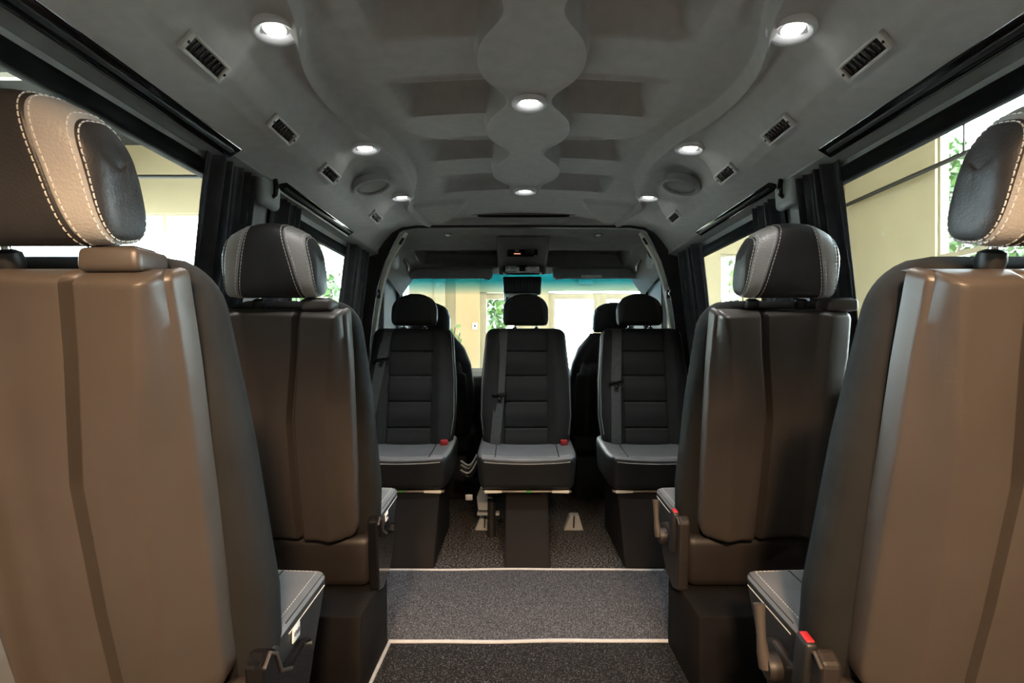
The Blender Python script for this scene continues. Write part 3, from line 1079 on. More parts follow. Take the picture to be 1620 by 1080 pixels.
def headrest_parts(parent, place, half=0.132, height=0.200, th=0.115, materials=('leather', 'grey_leather', 'leather'), stitch=True, seam1=0.52, seam2=0.86, zc=0.0):
    """place(u, w, n) maps centred headrest coordinates to seat coordinates"""
    st = sorted(set(list(np.linspace(-1, 1, 61)) + [sg * (sm + d) for sg in (-1, 1) for sm in (seam1, seam2) for d in (-.03, -.018, -.009, 0, .009, .018, .03)] + [sg * (1 - d) for sg in (-1, 1) for d in (.00002, .0002, .001, .004, .01, .018)]))
    nr = 56

    def ring_pt(s, a, off=0.0):
        a_s = abs(s)
        ku = max(0.0, 1 - a_s ** 2.9) ** (1 / 2.5)
        kl = max(0.0, 1 - a_s ** 9) ** (1 / 6)
        kn = max(0.0, max(0.0, 1 - a_s ** 4.5) ** (1 / 3.5))
        gr = 0.0
        for sm in (seam1, seam2):
            gr += math.exp(-((a_s - sm) / 0.014) ** 2)
        c, d = math.cos(a), math.sin(a)
        ee = 2 / 3.2
        wr = math.copysign(abs(d) ** ee, d)
        nr_ = math.copysign(abs(c) ** ee, c)
        bl = min(1.0, max(0.0, (wr + 0.7) / 1.5))
        bl = bl * bl * (3 - 2 * bl)
        w = wr * height / 2 * max(0.0, kl + (ku - kl) * bl)
        n = nr_ * th / 2 * kn * (1 - 0.10 * wr)
        q = 1 - 0.028 * gr + off
        w, n = w * q, n * q
        u = half * s * (1 - 0.04 * max(0, wr)) - math.copysign(1, s) * half * 0.15 * math.sin(math.pi * min(1, a_s)) * wr
        n += 0.012 * (1 - s * s) * 0.0
        return (u, w, n)
    P, cols = [], []
    for s in st:
        P.append([place(*ring_pt(s, 2 * math.pi * (j + 0.5) / nr)) for j in range(nr)])
    for a, b in zip(st[:-1], st[1:]):
        m = abs((a + b) / 2)
        cols.append(0 if m < seam1 else (1 if m < seam2 else 2))
    g = Geo().grid(P, wrap_u=True, cols=cols)
    hr = g.build('headrest', list(materials), parent)
    if stitch:
        for sg in (-1, 1):
            for sm, d in ((seam1, -0.045), (seam1, 0.050), (seam2, -0.035), (seam2, 0.028)):
                s = sg * (sm + d)
                g = Geo()
                pts, nr_ = [], []
                for j in range(0, 97):
                    a = 2 * math.pi * j / 96
                    p = Vector(place(*ring_pt(s, a)))
                    q = Vector(place(*ring_pt(s, a, 0.05)))
                    pts.append(p)
                    nr_.append((q - p).normalized())
                g.dashes(pts, nr_, 0.0062, 0.0030, 0.0010)
                g.build('stitching', 'thread', hr)
    return hr


def lit_top_dark_sides(o):  # overhead light put into the leather colour: upward faces paler, the rest dark
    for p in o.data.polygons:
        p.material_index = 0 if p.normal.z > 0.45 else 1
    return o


def forward_seat(a, name_label):
    """a = +1: aisle lies at +x (left-hand seats); a = -1 mirrored"""
    root = thing('passenger_seat', (0, 0, 0), name_label, 'seat', 'forward facing seats with bronze plastic backs')
    # --- upholstered back
    rows = superslab(back_hw, -0.05, WT, -0.022, -0.135, e=6, ev=14, nu=36, nw=50)
    P = [[bk(*p) for p in r] for r in rows]
    back = Geo().grid(P, wrap_u=True).build('backrest', 'fabric', root, a)
    # --- rear shell with pressed relief
    EA = lambda w: np.interp(w, [0.0, 0.25, 0.60, 0.745], [0.160, 0.172, 0.186, 0.188])
    EO = lambda w: -np.interp(w, [0.0, 0.25, 0.60, 0.745], [0.198, 0.203, 0.203, 0.190])
    B1 = lambda w: np.interp(w, [0.0, 0.20, 0.48, 0.58, 0.745], [0.090, 0.102, 0.122, 0.142, 0.168])
    GR = lambda w: np.interp(w, [0.0, 0.20, 0.42, 0.50, 0.62, 0.745], [0.000, 0.002, 0.012, 0.026, 0.048, 0.066])
    B2 = lambda w: np.interp(w, [0.0, 0.20, 0.46, 0.60, 0.745], [-0.162, -0.150, -0.132, -0.122, -0.116])
    w0, w1 = 0.015, 0.735
    P = []
    ws_ = sorted(set(list(np.linspace(w0, w1, 56)) + [w0 + d for d in (0.002, 0.005, 0.009, 0.014, 0.02, 0.027)] + [w1 - d for d in (0.002, 0.005, 0.009, 0.014, 0.02)]))
    for w in ws_:
        def corner(edge, r_b, r_t):
            d = 0.0
            if w < w0 + r_b:
                d = r_b - math.sqrt(max(0, r_b**2 - (w0 + r_b - w) ** 2))
            if w > w1 - r_t:
                d = r_t - math.sqrt(max(0, r_t**2 - (w - (w1 - r_t)) ** 2))
            return d
        ea = EA(w) - corner(0, 0.045, 0.012)
        eo = EO(w) + corner(0, 0.045, 0.030)
        b1 = min(B1(w), ea - 0.012)
        b2 = max(B2(w), eo + 0.02)
        gr = min(GR(w), b1 - 0.03)
        ridge = 0.046
        plane = 0.034
        rec = -0.002
        knots = [(eo - 0.001, -0.030), (eo, 0.002), (eo + 0.006, 0.011), (eo + 0.013, 0.014), ((eo + b2) / 2, 0.022), (b2 - 0.014, 0.029), (b2 - 0.008, 0.029), (b2, 0.020),
                 (b2 + 0.010, 0.012), (b2 + 0.018, rec + 0.008), ((b2 + gr) / 2 - 0.01, 0.014), (gr - 0.022, 0.026), (gr - 0.018, 0.0255), (gr - 0.008, 0.004), (gr - 0.002, 0.003), (gr + 0.006, plane - 0.003), (gr + 0.011, plane), ((gr + b1) / 2, plane + 0.001),
                 (b1 - 0.010, ridge), (b1 - 0.004, ridge), (b1, ridge - 0.0015), (b1 + 0.004, ridge - 0.004), ((b1 + ea) / 2, (ridge + 0.0125) / 2 - 0.001), (ea - 0.010, 0.0125), (ea - 0.004, 0.0105), (ea, 0.004), (ea + 0.001, -0.030)]
        u0 = -1
        # rounding at the top and bottom rims
        tb = min(1.0, (w - w0) / 0.022)
        tt = min(1.0, (w1 - w) / 0.016)
        fb = math.sqrt(max(0, 1 - (1 - tb) ** 2)) * math.sqrt(max(0, 1 - (1 - tt) ** 2))
        row = []
        for u, n in knots:
            nn = n if n < 0 else -0.012 + (n + 0.012) * fb
            row.append(bk(u, w, nn))
        P.append(row)
    P = [[bk(u, w0 - 0.001, -0.03) for u in np.linspace(EO(w0) + 0.045, EA(w0) - 0.045, len(P[0]))]] + P
    P = P + [[(p[0], p[1] + 0.03, p[2]) for p in P[-1]]]
    Geo().grid(P).build('back_shell', 'shell', root, a)
    # --- belt outlet box on the top, always on the same side of the seat
    g = Geo()
    bx = 0.108 if a > 0 else 0.160
    g.box((bx, 0.022, PZ + WT * CS + 0.003), (0.085, 0.070, 0.034), 0.010, 0, 3, lambda x, y, z: (x * (1 - 1.2 * z), y, z))
    bo = g.build('belt_outlet', 'shell', root)
    g = Geo()
    g.box((bx, 0.022, PZ + WT * CS + 0.021), (0.058, 0.046, 0.004), 0.003, 0, 2)
    g.build('outlet_cap', 'black', bo)
    # --- headrest with posts
    hw0 = WT + 0.120
    def place(u, w, n):
        return bk(u - 0.010 * a, hw0 + w, -0.030 + n * 1.0)
    hr = headrest_parts(root, place)
    for q in (-0.068, 0.068):
        g = Geo()
        g.tube([bk(q, WT - 0.03, -0.035), bk(q, WT + 0.05, -0.035)], 0.006, 0, 12)
        g.build('headrest_post', 'chrome', hr)
        g = Geo()
        c = bk(q, WT - 0.002, -0.035)
        g.lathe([(0.017, -0.012), (0.019, 0.0), (0.017, 0.012), (0.010, 0.016), (0.0065, 0.017)], c, Matrix.Rotation(LEAN, 3, 'X'), 0, 20)
        g.build('post_collar', 'black', hr)
    # --- cushion
    def cush(x, y, z):
        ty = (y + 0.15) / 0.30
        tz = (z + 0.085) / 0.17
        y2 = y - 0.07 * (1 - tz) * max(0, ty)
        z2 = z - 0.018 * (1 - ty) * tz + 0.008 * math.cos(x * 5.5) * tz
        x2 = x * (1 - 0.04 * (1 - tz))
        return (x2, y2, z2)
    g = Geo()
    g.box((0, 0.385, 0.400), (0.43, 0.30, 0.17), 0.020, 0, 4, cush, sub=3)
    cu = lit_top_dark_sides(g.build('seat_cushion', ['cushion', 'leather_fine'], root, a))
    g = Geo()
    def cpt(x, y, z):
        q = cush(x, y, z)
        return Vector((q[0], q[1] + 0.385, q[2] + 0.400))
    N1, N2 = Vector((0, 0, 1)), Vector((1, 0, 0))
    pth1 = [cpt(0.193, -0.07 + 0.205 * t, 0.0845) for t in np.linspace(0, 1, 20)] + [cpt(0.193 - 0.386 * t, 0.132, 0.0845) for t in np.linspace(0, 1, 20)]
    for pp in (pth1[:20], pth1[20:]):
        g = Geo()
        g.dashes(pp, [N1] * len(pp), 0.0065, 0.003, 0.0010)
        g.build('stitching', 'thread', cu, a)
    g = Geo()
    pth2 = [cpt(0.2155, -0.07 + 0.20 * t, 0.060) for t in np.linspace(0, 1, 20)]
    g.tube(pth2, 0.0013, 0, 6)
    g.build('white_piping', 'thread', cu, a)
    g = Geo()
    pth3 = [cpt(0.203 - 0.406 * t, 0.1505, 0.060) for t in np.linspace(0, 1, 20)]
    g.tube(pth3, 0.0013, 0, 6)
    g.build('white_piping', 'thread', cu, a)
    g = Geo()
    g.tube([cpt(0.206, -0.07 + 0.205 * t, 0.0775) for t in np.linspace(0, 1, 16)], 0.0035, 0, 8)
    g.build('edge_piping', 'leather_fine', cu, a)
    g = Geo()
    g.tube([cpt(0.115, -0.07 + 0.205 * t, 0.0842) for t in np.linspace(0, 1, 16)], 0.0022, 0, 6)
    g.build('top_seam', 'black', cu, a)
    if a > 0:
        g = Geo()
        c = cpt(0.2175, -0.035, 0.045)
        g.box(c, (0.003, 0.034, 0.026), 0.0008, 0, 1, lambda x, y, z: (x - 0.10 * z, y + 0.25 * z, z))
        tg = g.build('fabric_label', 'white', cu)
        g = Geo()
        for i, (dy, hh) in enumerate(((-0.011, .008), (-0.0055, .009), (0.000, .007), (0.0055, .009), (0.011, .008))):
            g.box(c + Vector((0.0022, dy, 0.001)), (0.0012, 0.0013, hh), 0.0003, 0, 1, lambda x, y, z: (x - .1 * z, y + 0.35 * z, z))
        g.build('label_print', 'black', tg)
    # --- lower rear cover and side hinge cover
    g = Geo()
    g.box((0, 0.265, 0.335), (0.395, 0.115, 0.165), 0.030, 0, 4, lambda x, y, z: (x * (1 + 0.25 * z), y - 0.05 * z, z), sub=2)
    g.build('lower_cover', 'cover', root, a)
    poly = [(0.175, 0.47), (0.20, 0.485), (0.23, 0.47), (0.25, 0.425), (0.29, 0.405), (0.36, 0.415), (0.40, 0.40), (0.41, 0.36), (0.38, 0.30), (0.33, 0.25), (0.26, 0.235), (0.20, 0.25), (0.185, 0.35)]
    g = Geo().prism(poly, 0.195, 0.228, 0, 0.007)
    sc = g.build('hinge_cover', 'gloss' if a > 0 else 'cover', root, a)
    g = Geo()
    g.tube([(0.229, y, z) for y, z in ((0.178, 0.462), (0.20, 0.478), (0.226, 0.462), (0.246, 0.42), (0.29, 0.399))], 0.0035, 0, 8)
    g.build('cover_lip', 'shell', sc, a)
    if a < 0:
        # recliner lever + pivot, and the belt buckle beside it
        g = Geo()
        g.lathe([(0.0001, 0.022), (0.022, 0.020), (0.026, 0.012), (0.026, -0.004)], (0.232, 0.335, 0.375), Matrix.Rotation(math.pi / 2, 3, 'Y'), 0, 24)
        lv = g.build('lever_pivot', 'cover', root, a)
        g = Geo()
        g.tube([(0.250, 0.335, 0.375), (0.256, 0.337, 0.40), (0.258, 0.340, 0.43), (0.258, 0.346, 0.47), (0.258, 0.350, 0.492)], 0.010, 0, 10, radii=[.015, .012, .009, .010, .012])
        g.build('recline_lever', 'shell', lv, a)
        g = Geo()
        g.box((0.230, 0.235, 0.425), (0.022, 0.040, 0.135), 0.006, 0, 2, rot=Matrix.Rotation(0.16, 3, 'X'))
        bu = g.build('belt_buckle', 'black', root, a)
        g = Geo()
        g.box((0.230, 0.224, 0.4925), (0.015, 0.028, 0.004), 0.004, 0, 2, rot=Matrix.Rotation(0.16, 3, 'X'))
        g.build('red_release_button', 'red', bu, a)
    # --- seat base
    g = Geo()
    g.box((0, 0.20, 0.125), (0.43, 0.32, 0.25), 0.006, 0, 2, lambda x, y, z: (x, y - 0.10 * max(0, y) * (z + .125) * 2, z))
    g.build('seat_base', 'box', root, a)
    return root


SL = forward_seat(1, 'near left seat, bronze plastic back nearest the camera, light grey striped headrest')
SL.location = (-0.69, 0.735, 0)
SL2 = copy_tree(SL)
SL2.location = (-0.69, 1.485, 0)
SL2['label'] = 'second left seat, half hidden behind the near left seat, grey striped headrest'
SR = forward_seat(-1, 'near right seat cut by the picture edge, bronze back, red buckle at its side')
SR.location = (0.705, 0.735, 0)
SR2 = copy_tree(SR)
SR2.location = (0.69, 1.485, 0)
SR2['label'] = 'second right seat ahead of the near right seat, whole dark bronze back visible'

# ================================================================== REAR FACING SEATS
FL = 0.20
FS, FC = FL / math.hypot(1, FL), 1 / math.hypot(1, FL)


def fk(u, w, n):
    """n is toward the camera (front of these seats); y grows away"""
    return (u, 0.03 + w * FS - n * FC, 0.43 + w * FC + n * FS)


FW = 0.69


def far_hw(w):
    h = np.interp(w, [0.0, 0.08, 0.20, 0.40, 0.60, 0.69], [0.20, 0.235, 0.250, 0.246, 0.228, 0.222])
    if w > FW - 0.05:
        t = (w - (FW - 0.05)) / 0.05
        h -= 0.045 * (1 - math.sqrt(max(0, 1 - min(1, t) ** 2)))
    return float(h)


SEAMS = [0.075 + 0.0, 0.205, 0.345, 0.480, 0.585]
SEAMS = [0.135, 0.275, 0.415, 0.550]
IW = 0.118


def far_detail(u, w):
    d = 0.0
    au = abs(u)
    for s in SEAMS:
        if au < IW:
            d -= 0.007 * math.exp(-((w - s) / 0.0045) ** 2)
            d += 0.003 * math.cos((w - s) / 0.14 * 2 * math.pi) * -0.3
    d -= 0.006 * math.exp(-((au - IW) / 0.004) ** 2)
    d += 0.022 * ss(IW, IW + 0.05, np.array(au)) * (1 - 0.5 * ss(0.45, 0.69, np.array(w)))
    return float(d)


def belt_run(g, pts, width, tdir, th=0.0022, mi=0):
    vs, fs = [], []
    for p, off in pts:
        p = Vector(p)
        for sx, sy in ((-1, 0), (1, 0), (1, 1), (-1, 1)):
            vs.append(p + Vector((sx * width / 2, 0, 0)) + Vector(tdir) * (sy * th))
    for i in range(len(pts) - 1):
        for j in range(4):
            fs.append((i * 4 + j, i * 4 + (j + 1) % 4, (i + 1) * 4 + (j + 1) % 4, (i + 1) * 4 + j))
    fs.append((3, 2, 1, 0))
    k = (len(pts) - 1) * 4
    fs.append((k, k + 1, k + 2, k + 3))
    g.add(vs, fs, mi, False)


def far_seat(label, clip_w, belt_u, base='narrow'):
    root = thing('rear_facing_seat', (0, 0, 0), label, 'seat', 'black rear facing seats with quilted fronts')
    rows = superslab(far_hw, 0.0, FW, 0.095, -0.02, far_detail, e=7, ev=14, nu=110, nw=150)
    P = [[fk(*p) for p in r] for r in rows]
    back = Geo().grid(P, wrap_u=True).build('backrest', 'insert', root)
    # pale piping line down each bolster
    for q in (-1, 1):
        g = Geo()
        pts, nn = [], []
        for w in np.linspace(0.10, 0.665, 60):
            h = far_hw(w)
            pts.append(fk(q * h * 0.955, w, 0.0375 + 0.0575 * (1 - 0.955 ** 7) ** (1 / 2.2) + far_detail(q * h * .955, w) * 0.5))
        g.tube(pts, 0.0017, 0, 6)
        g.build('edge_stitching', 'vent', back)
    # headrest
    def place(u, w, n):
        return fk(u, FW + 0.112 + w, 0.035 - n)
    hr = headrest_parts(root, place, half=0.128, height=0.180, th=0.10, materials=('insert', 'pillar_dark', 'insert'), stitch=False, seam1=0.70, seam2=0.92)
    g = Geo()
    for q in (-0.06, 0.06):
        g.tube([fk(q, FW - 0.02, 0.03), fk(q, FW + 0.05, 0.03)], 0.0055, 0, 10)
        c = fk(q, FW + 0.004, 0.03)
        g.lathe([(0.014, -0.006), (0.015, 0.003), (0.008, 0.008)], c, None, 0, 16)
    g.build('headrest_post', 'chrome', hr)
    # cushion
    def cush(x, y, z):
        ty = (0.22 - y) / 0.44       # 1 at the front (toward camera)
        tz = (z + 0.08) / 0.16
        z2 = z + tz * (0.0 * ty) + (1 - ty) * 0.035 * tz + 0.016 * tz * (abs(x) / 0.25) ** 2
        y2 = y + 0.03 * (1 - tz) * ty
        x2 = x * (1 - 0.05 * (1 - tz)) * (1 - 0.06 * max(0, ty - 0.8) * 5 * (abs(x) / 0.25) ** 4)
        return (x2, y2, z2)
    g = Geo()
    g.box((0, -0.09, 0.393), (0.505, 0.46, 0.16), 0.034, 0, 5, cush, sub=4)
    cu = lit_top_dark_sides(g.build('seat_cushion', ['cushion', 'leather_fine'], root))
    g = Geo()
    cp = lambda x, y, z: Vector(cush(x, y, z)) + Vector((0, -0.09, 0.393))
    pts = [cp(-0.226 + 0.452 * t, -0.202, 0.0775) + Vector((0, 0, 0.002)) for t in np.linspace(0, 1, 30)]
    g.dashes(pts, [Vector((0, -.3, 1))] * 30, 0.007, 0.0035, 0.0013)
    g.build('stitching', 'thread', cu)
    g = Geo()
    pts = [cp(-0.218 + 0.436 * t, -0.2312, 0.054) for t in np.linspace(0, 1, 30)]
    g.tube(pts, 0.0015, 0, 6)
    g.build('white_piping', 'thread', cu)
    g = Geo()
    for q in (-1, 1):
        g.tube([cp(q * 0.155, -0.21 + 0.25 * t, 0.0805) for t in np.linspace(0, 1, 12)], 0.0025, 0, 6)
    g.build('top_seam', 'black', cu)
    # belt across the left bolster
    g = Geo()
    front = lambda u, w: 0.0375 + 0.0575 * max(0, 1 - abs(u / far_hw(w)) ** 7) ** (1 / 2.2) * min(1, max(0.05, (1 - abs(2 * w / FW - 1) ** 14)) ** (1 / 2.2)) + far_detail(u, w) + 0.003
    pts = []
    b0, b1, b2 = belt_u
    for w in np.linspace(0.03, FW - 0.012, 30):
        t = (w - 0.03) / (FW - 0.042)
        u = np.interp(w, [0.03, clip_w, FW - 0.012], [b0, b1, b2])
        pts.append((fk(u, w, front(u, w)), 0))
    belt_run(g, pts, 0.052, (0, -FC, FS))
    bl = g.build('seat_belt', 'belt', root)
    g = Geo()
    c = Vector(fk(b1, clip_w, front(b1, clip_w) + 0.006))
    g.box(c, (0.080, 0.016, 0.016), 0.005, 0, 2, rot=Matrix.Rotation(-0.12, 3, 'Y'))
    g.tube([c + Vector((-0.002, -0.012, -0.004)), c + Vector((0.012, -0.016, -0.018)), c + Vector((0.004, -0.014, -0.034)), c + Vector((-0.010, -0.010, -0.024))], 0.004, 0, 8)
    g.build('belt_tongue', 'gloss', bl)
    # red buckle
    g = Geo()
    g.box((0.198, -0.075, 0.492), (0.034, 0.05, 0.05), 0.006, 0, 2)
    bu = g.build('belt_buckle', 'black', root)
    g = Geo()
    g.box((0.198, -0.086, 0.512), (0.037, 0.036, 0.028), 0.005, 0, 2)
    g.build('red_release_button', 'red', bu)
    # frame rail under the cushion
    g = Geo()
    g.box((0, -0.245, 0.300), (0.44, 0.035, 0.010), 0.002)
    fr = g.build('frame_rail', 'steel', root)
    for q in (-1, 1):
        g = Geo()
        g.box((q * 0.165, -0.266, 0.301), (0.085, 0.010, 0.014), 0.003, 0, 2, lambda x, y, z, q=q: (x, y, z * (1 + q * 4 * x)))
        g.build('rail_bracket', 'pale_trim', fr)
    g = Geo()
    g.lathe([(0.0001, 0.0015), (0.012, 0.001), (0.0125, -0.001)], (0.01, -0.264, 0.3005), Matrix.Rotation(math.pi / 2, 3, 'X'), 0, 16, sy=0.45)
    g.build('green_sticker', 'green', fr)
    # base
    g = Geo()
    if base == 'narrow':
        g.prism([(-0.48, 0.0), (-0.24, 0.275), (-0.20, 0.295), (0.0, 0.295), (0.0, 0.0)], -0.105, 0.105, 0, 0.008)
        for q in (-0.08, 0.08):
            g.box((q, -0.232, 0.288), (0.03, 0.02, 0.018), 0.002)
    else:
        g.prism([(-0.46, 0.0), (-0.30, 0.27), (-0.26, 0.295), (0.12, 0.295), (0.12, 0.0)], -0.20, 0.20, 0, 0.008)
    g.build('seat_base', 'box', root)
    return root


FY = 2.93
far_c = far_seat('middle black seat of the three facing us, on a narrow sloping base', 0.31, (-0.165, -0.142, -0.125), 'narrow')
far_c.location = (0.012, FY, 0)
far_l = far_seat('left black seat of the three facing us, belt clip high on its strap', 0.50, (-0.225, -0.155, -0.130), 'wide')
far_l.location = (-0.615, FY, 0)
far_r = far_seat('right black seat of the three facing us, partly hidden by second right seat', 0.375, (-0.170, -0.160, -0.140), 'wide')
far_r.location = (0.655, FY, 0)

# hardware between the far seats on the floor
for (x, y, lab) in ((-0.215, 3.02, 'left of the middle base'), (0.275, 3.02, 'right of the middle base')):
    root = thing('floor_bracket', (x, y, 0), 'grey metal floor bracket %s' % lab, 'bracket')
    g = Geo()
    g.prism([(-0.055, 0.0), (-0.02, 0.085), (0.03, 0.085), (0.055, 0.0)], -0.03, 0.03, 0, 0.006, 'y')
    g.build('foot', 'trimgrey', root)
    g = Geo()
    g.tube([(0, -0.036, 0.02), (0.003, -0.036, 0.085)], 0.004, 0, 6)
    g.build('rib', 'black', root)
root = thing('seat_mechanism', (-0.16, 2.93, 0.10), 'grey steel seat mechanism with black strut under the middle seat', 'mechanism')
g = Geo()
g.prism([(-0.085, 0.035), (-0.092, 0.11), (-0.065, 0.172), (0.045, 0.172), (0.02, 0.135), (-0.005, 0.05), (-0.005, 0.035)], -0.02, 0.02, 0, 0.005, 'y')
g.build('plate', 'trimgrey', root)
g = Geo()
g.box((-0.03, -0.005, 0.018), (0.12, 0.05, 0.014), 0.003)
g.build('foot_plate', 'trimgrey', root)
g = Geo()
g.tube([(-0.01, -0.03, 0.17), (-0.012, -0.03, 0.07), (-0.012, -0.03, 0.0), (-0.012, -0.03, -0.098)], 0.022, 0, 14)
g.build('strut', 'black', root)
g = Geo()
g.lathe([(0.0225, -0.006), (0.026, 0.0), (0.0225, 0.006)], (-0.011, -0.03, 0.115), None, 0, 18)
g.build('collar', 'chrome', root)
root = thing('cable_bundle', (-0.300, 3.0, 0.30), 'loose bundle of thin cables hanging between left and middle seats facing us', 'cables')
for i in range(6):
    g = Geo()
    o1 = random.uniform(-.02, .02)
    o2 = random.uniform(-.03, .03)
    pts = []
    for t in np.linspace(0, 1, 18):
        pts.append((-0.044 + 0.09 * t, o1 + 0.02 * math.sin(5 * t), 0.085 - 0.012 * i - 0.045 * math.sin(math.pi * t) + o2 * t + 0.06 * t))
    g.tube(pts, 0.0055, 0, 7)
    g.build('cable', 'black' if i % 2 else 'vent', root)
g = Geo()
g.box((0.0, -0.01, -0.115), (0.04, 0.02, 0.03), 0.004)
g.build('connector', 'vent', root)

# red belt button on the right pillar
root = thing('pillar_belt_buckle', (0.925, 2.80, 0.84), 'red buckle on the dark right pillar beside the right seat facing us', 'buckle')
g = Geo()
g.box((0, 0, 0), (0.04, 0.05, 0.10), 0.008)
g.build('buckle_body', 'black', root)
g = Geo()
g.box((-0.012, -0.018, 0.02), (0.032, 0.024, 0.055), 0.006)
g.build('red_button', 'red', root)

# ================================================================== CAB SEATS (seen from behind)


def cab_seat(label):
    root = thing('cab_chair', (0, 0, 0), label, 'seat', 'cab seats behind the rear facing row')
    tl = 0.24
    fs, fc = tl / math.hypot(1, tl), 1 / math.hypot(1, tl)
    ck = lambda u, w, n: (u, 0.14 - w * fs - n * fc, 0.42 + w * fc - n * fs)
    def hw(w):
        h = np.interp(w, [0, 0.15, 0.35, 0.50, 0.60, 0.69], [0.24, 0.275, 0.28, 0.262, 0.225, 0.15])
        return float(h)
    rows = superslab(hw, 0.0, 0.70, 0.06, -0.07, e=4, ev=8, nu=50, nw=60)
    Geo().grid([[ck(*p) for p in r] for r in rows], wrap_u=True).build('backrest', 'leather_fine', root)
    rows = superslab(lambda w: hw(w) * (0.86 if w < .45 else 0.80 - 0.3 * (w - .45)), 0.02, 0.53, 0.082, 0.0, lambda u, w: 0.010 * math.cos(u * 40), e=6, ev=12, nu=50, nw=40)
    Geo().grid([[ck(*p) for p in r] for r in rows], wrap_u=True).build('back_panel', 'cover', root)
    g = Geo()
    for q in (-1, 1):
        pts = [ck(q * hw(w) * 0.985, w, 0.0) for w in np.linspace(0.05, 0.68, 40)]
        g.tube(pts, 0.0035, 0, 6)
    g.build('edge_piping', 'trimgrey', root)
    hr = headrest_parts(root, lambda u, w, n: ck(u, 0.80 + w, -0.01 + n), half=0.135, height=0.19, th=0.11, materials=('leather_fine', 'leather_fine', 'leather_fine'), stitch=False, seam1=0.7, seam2=0.92)
    g = Geo()
    for q in (-0.06, 0.06):
        g.tube([ck(q, 0.66, -0.01), ck(q, 0.75, -0.01)], 0.006, 0, 10)
    g.build('headrest_post', 'chrome', hr)
    g = Geo()
    g.box((0, 0.36, 0.38), (0.52, 0.48, 0.16), 0.04, 0, 4)
    g.build('seat_cushion', 'leather_fine', root)
    g = Geo()
    g.box((0, 0.34, 0.15), (0.46, 0.42, 0.30), 0.02)
    g.build('seat_base', 'black', root)
    return root


cs = cab_seat('black cab seat behind the left of the three seats facing us')
cs.location = (-0.595, 3.48, 0)
cs2 = copy_tree(cs)
cs2.location = (0.575, 3.48, 0)
cs2['label'] = 'black cab seat behind the right of the three seats facing us'

# ================================================================== SHOWROOM OUTSIDE
GZ = -0.62
XR, XLW, YF, ZC = 6.0, -7.6, 10.0, 4.75


def wallbox(g, x0, x1, y0, y1, z0, z1, mi=0):
    g.box(((x0 + x1) / 2, (y0 + y1) / 2, (z0 + z1) / 2), (x1 - x0, y1 - y0, z1 - z0), 0.0, mi)


# front wall with glazing at the left, doors in the middle
g = Geo()
T = 0.2
wallbox(g, XLW - .2, -2.00, YF, YF + T, 3.50, ZC)
wallbox(g, XLW - .2, -2.00, YF, YF + T, GZ, -0.2)
wallbox(g, -2.00, -0.72, YF, YF + T, GZ, ZC)
wallbox(g, -0.72, 0.05, YF, YF + T, 2.05, 2.36)
wallbox(g, -0.72, 0.05, YF, YF + T, 2.72, ZC)
wallbox(g, 0.05, 0.55, YF, YF + T, GZ, ZC)
wallbox(g, 0.55, 2.45, YF, YF + T, 2.08, ZC)
wallbox(g, 2.45, 3.70, YF, YF + T, GZ, ZC)
wallbox(g, 3.70, 4.15, YF, YF + T, 2.75, ZC)
wallbox(g, 3.70, 4.15, YF, YF + T, GZ, 0.4)
wallbox(g, 4.15, XR + .2, YF, YF + T, GZ, ZC)
wallbox(g, -1.15, -0.72, YF - 0.12, YF, GZ, ZC, 1)
wallbox(g, -1.55, -1.35, YF - 0.05, YF, GZ, ZC, 0)
structure(g.build('wall_front', ['cream', 'column']), 'cream showroom wall ahead of the van')
# right wall: solid ahead, glazed nearer
g = Geo()
wallbox(g, XR, XR + T, 7.85, YF, GZ, ZC + .6)
wallbox(g, XR, XR + T, -7, 7.85, 4.45, ZC + .6)
wallbox(g, XR, XR + T, -7, 7.85, GZ, 0.0)
wallbox(g, XR, XR + T, -7, 1.5, GZ, ZC)
structure(g.build('wall_showroom_right', ['cream']), 'cream showroom wall right of the van')
g = Geo()
wallbox(g, XLW - T, XLW, -7, YF, 3.50, ZC)
wallbox(g, XLW - T, XLW, -7, YF, GZ, 0.0)
wallbox(g, XLW - T, XLW, 7.0, 7.6, GZ, ZC)
wallbox(g, XLW - T, XLW, -7, 2.0, GZ, ZC)
structure(g.build('wall_showroom_left', ['cream']), 'cream showroom wall left of the van')
g = Geo()
wallbox(g, XLW, XR, -7.2, -7, GZ, ZC)
structure(g.build('wall_back', 'trimgrey'), 'grey showroom wall behind the van')
g = Geo()
wallbox(g, XLW, XR, -7, YF, ZC, ZC + 0.15)
structure(g.build('ceiling_showroom', 'sroof'), 'dark showroom ceiling')
g = Geo()
wallbox(g, XLW, XR, -7, YF, GZ - 0.1, GZ)
structure(g.build('floor_showroom', 'stile'), 'pale tiled showroom floor')
g = Geo()
wallbox(g, -60, 60, YF + T, 70, GZ - 0.3, GZ - 0.15)
wallbox(g, XR + T, 60, -20, YF + T, GZ - 0.3, GZ - 0.15)
wallbox(g, -60, XLW - T, -20, YF + T, GZ - 0.3, GZ - 0.15)
structure(g.build('ground', 'lawn'), 'grey pavement outside the showroom')

win_n = [8]


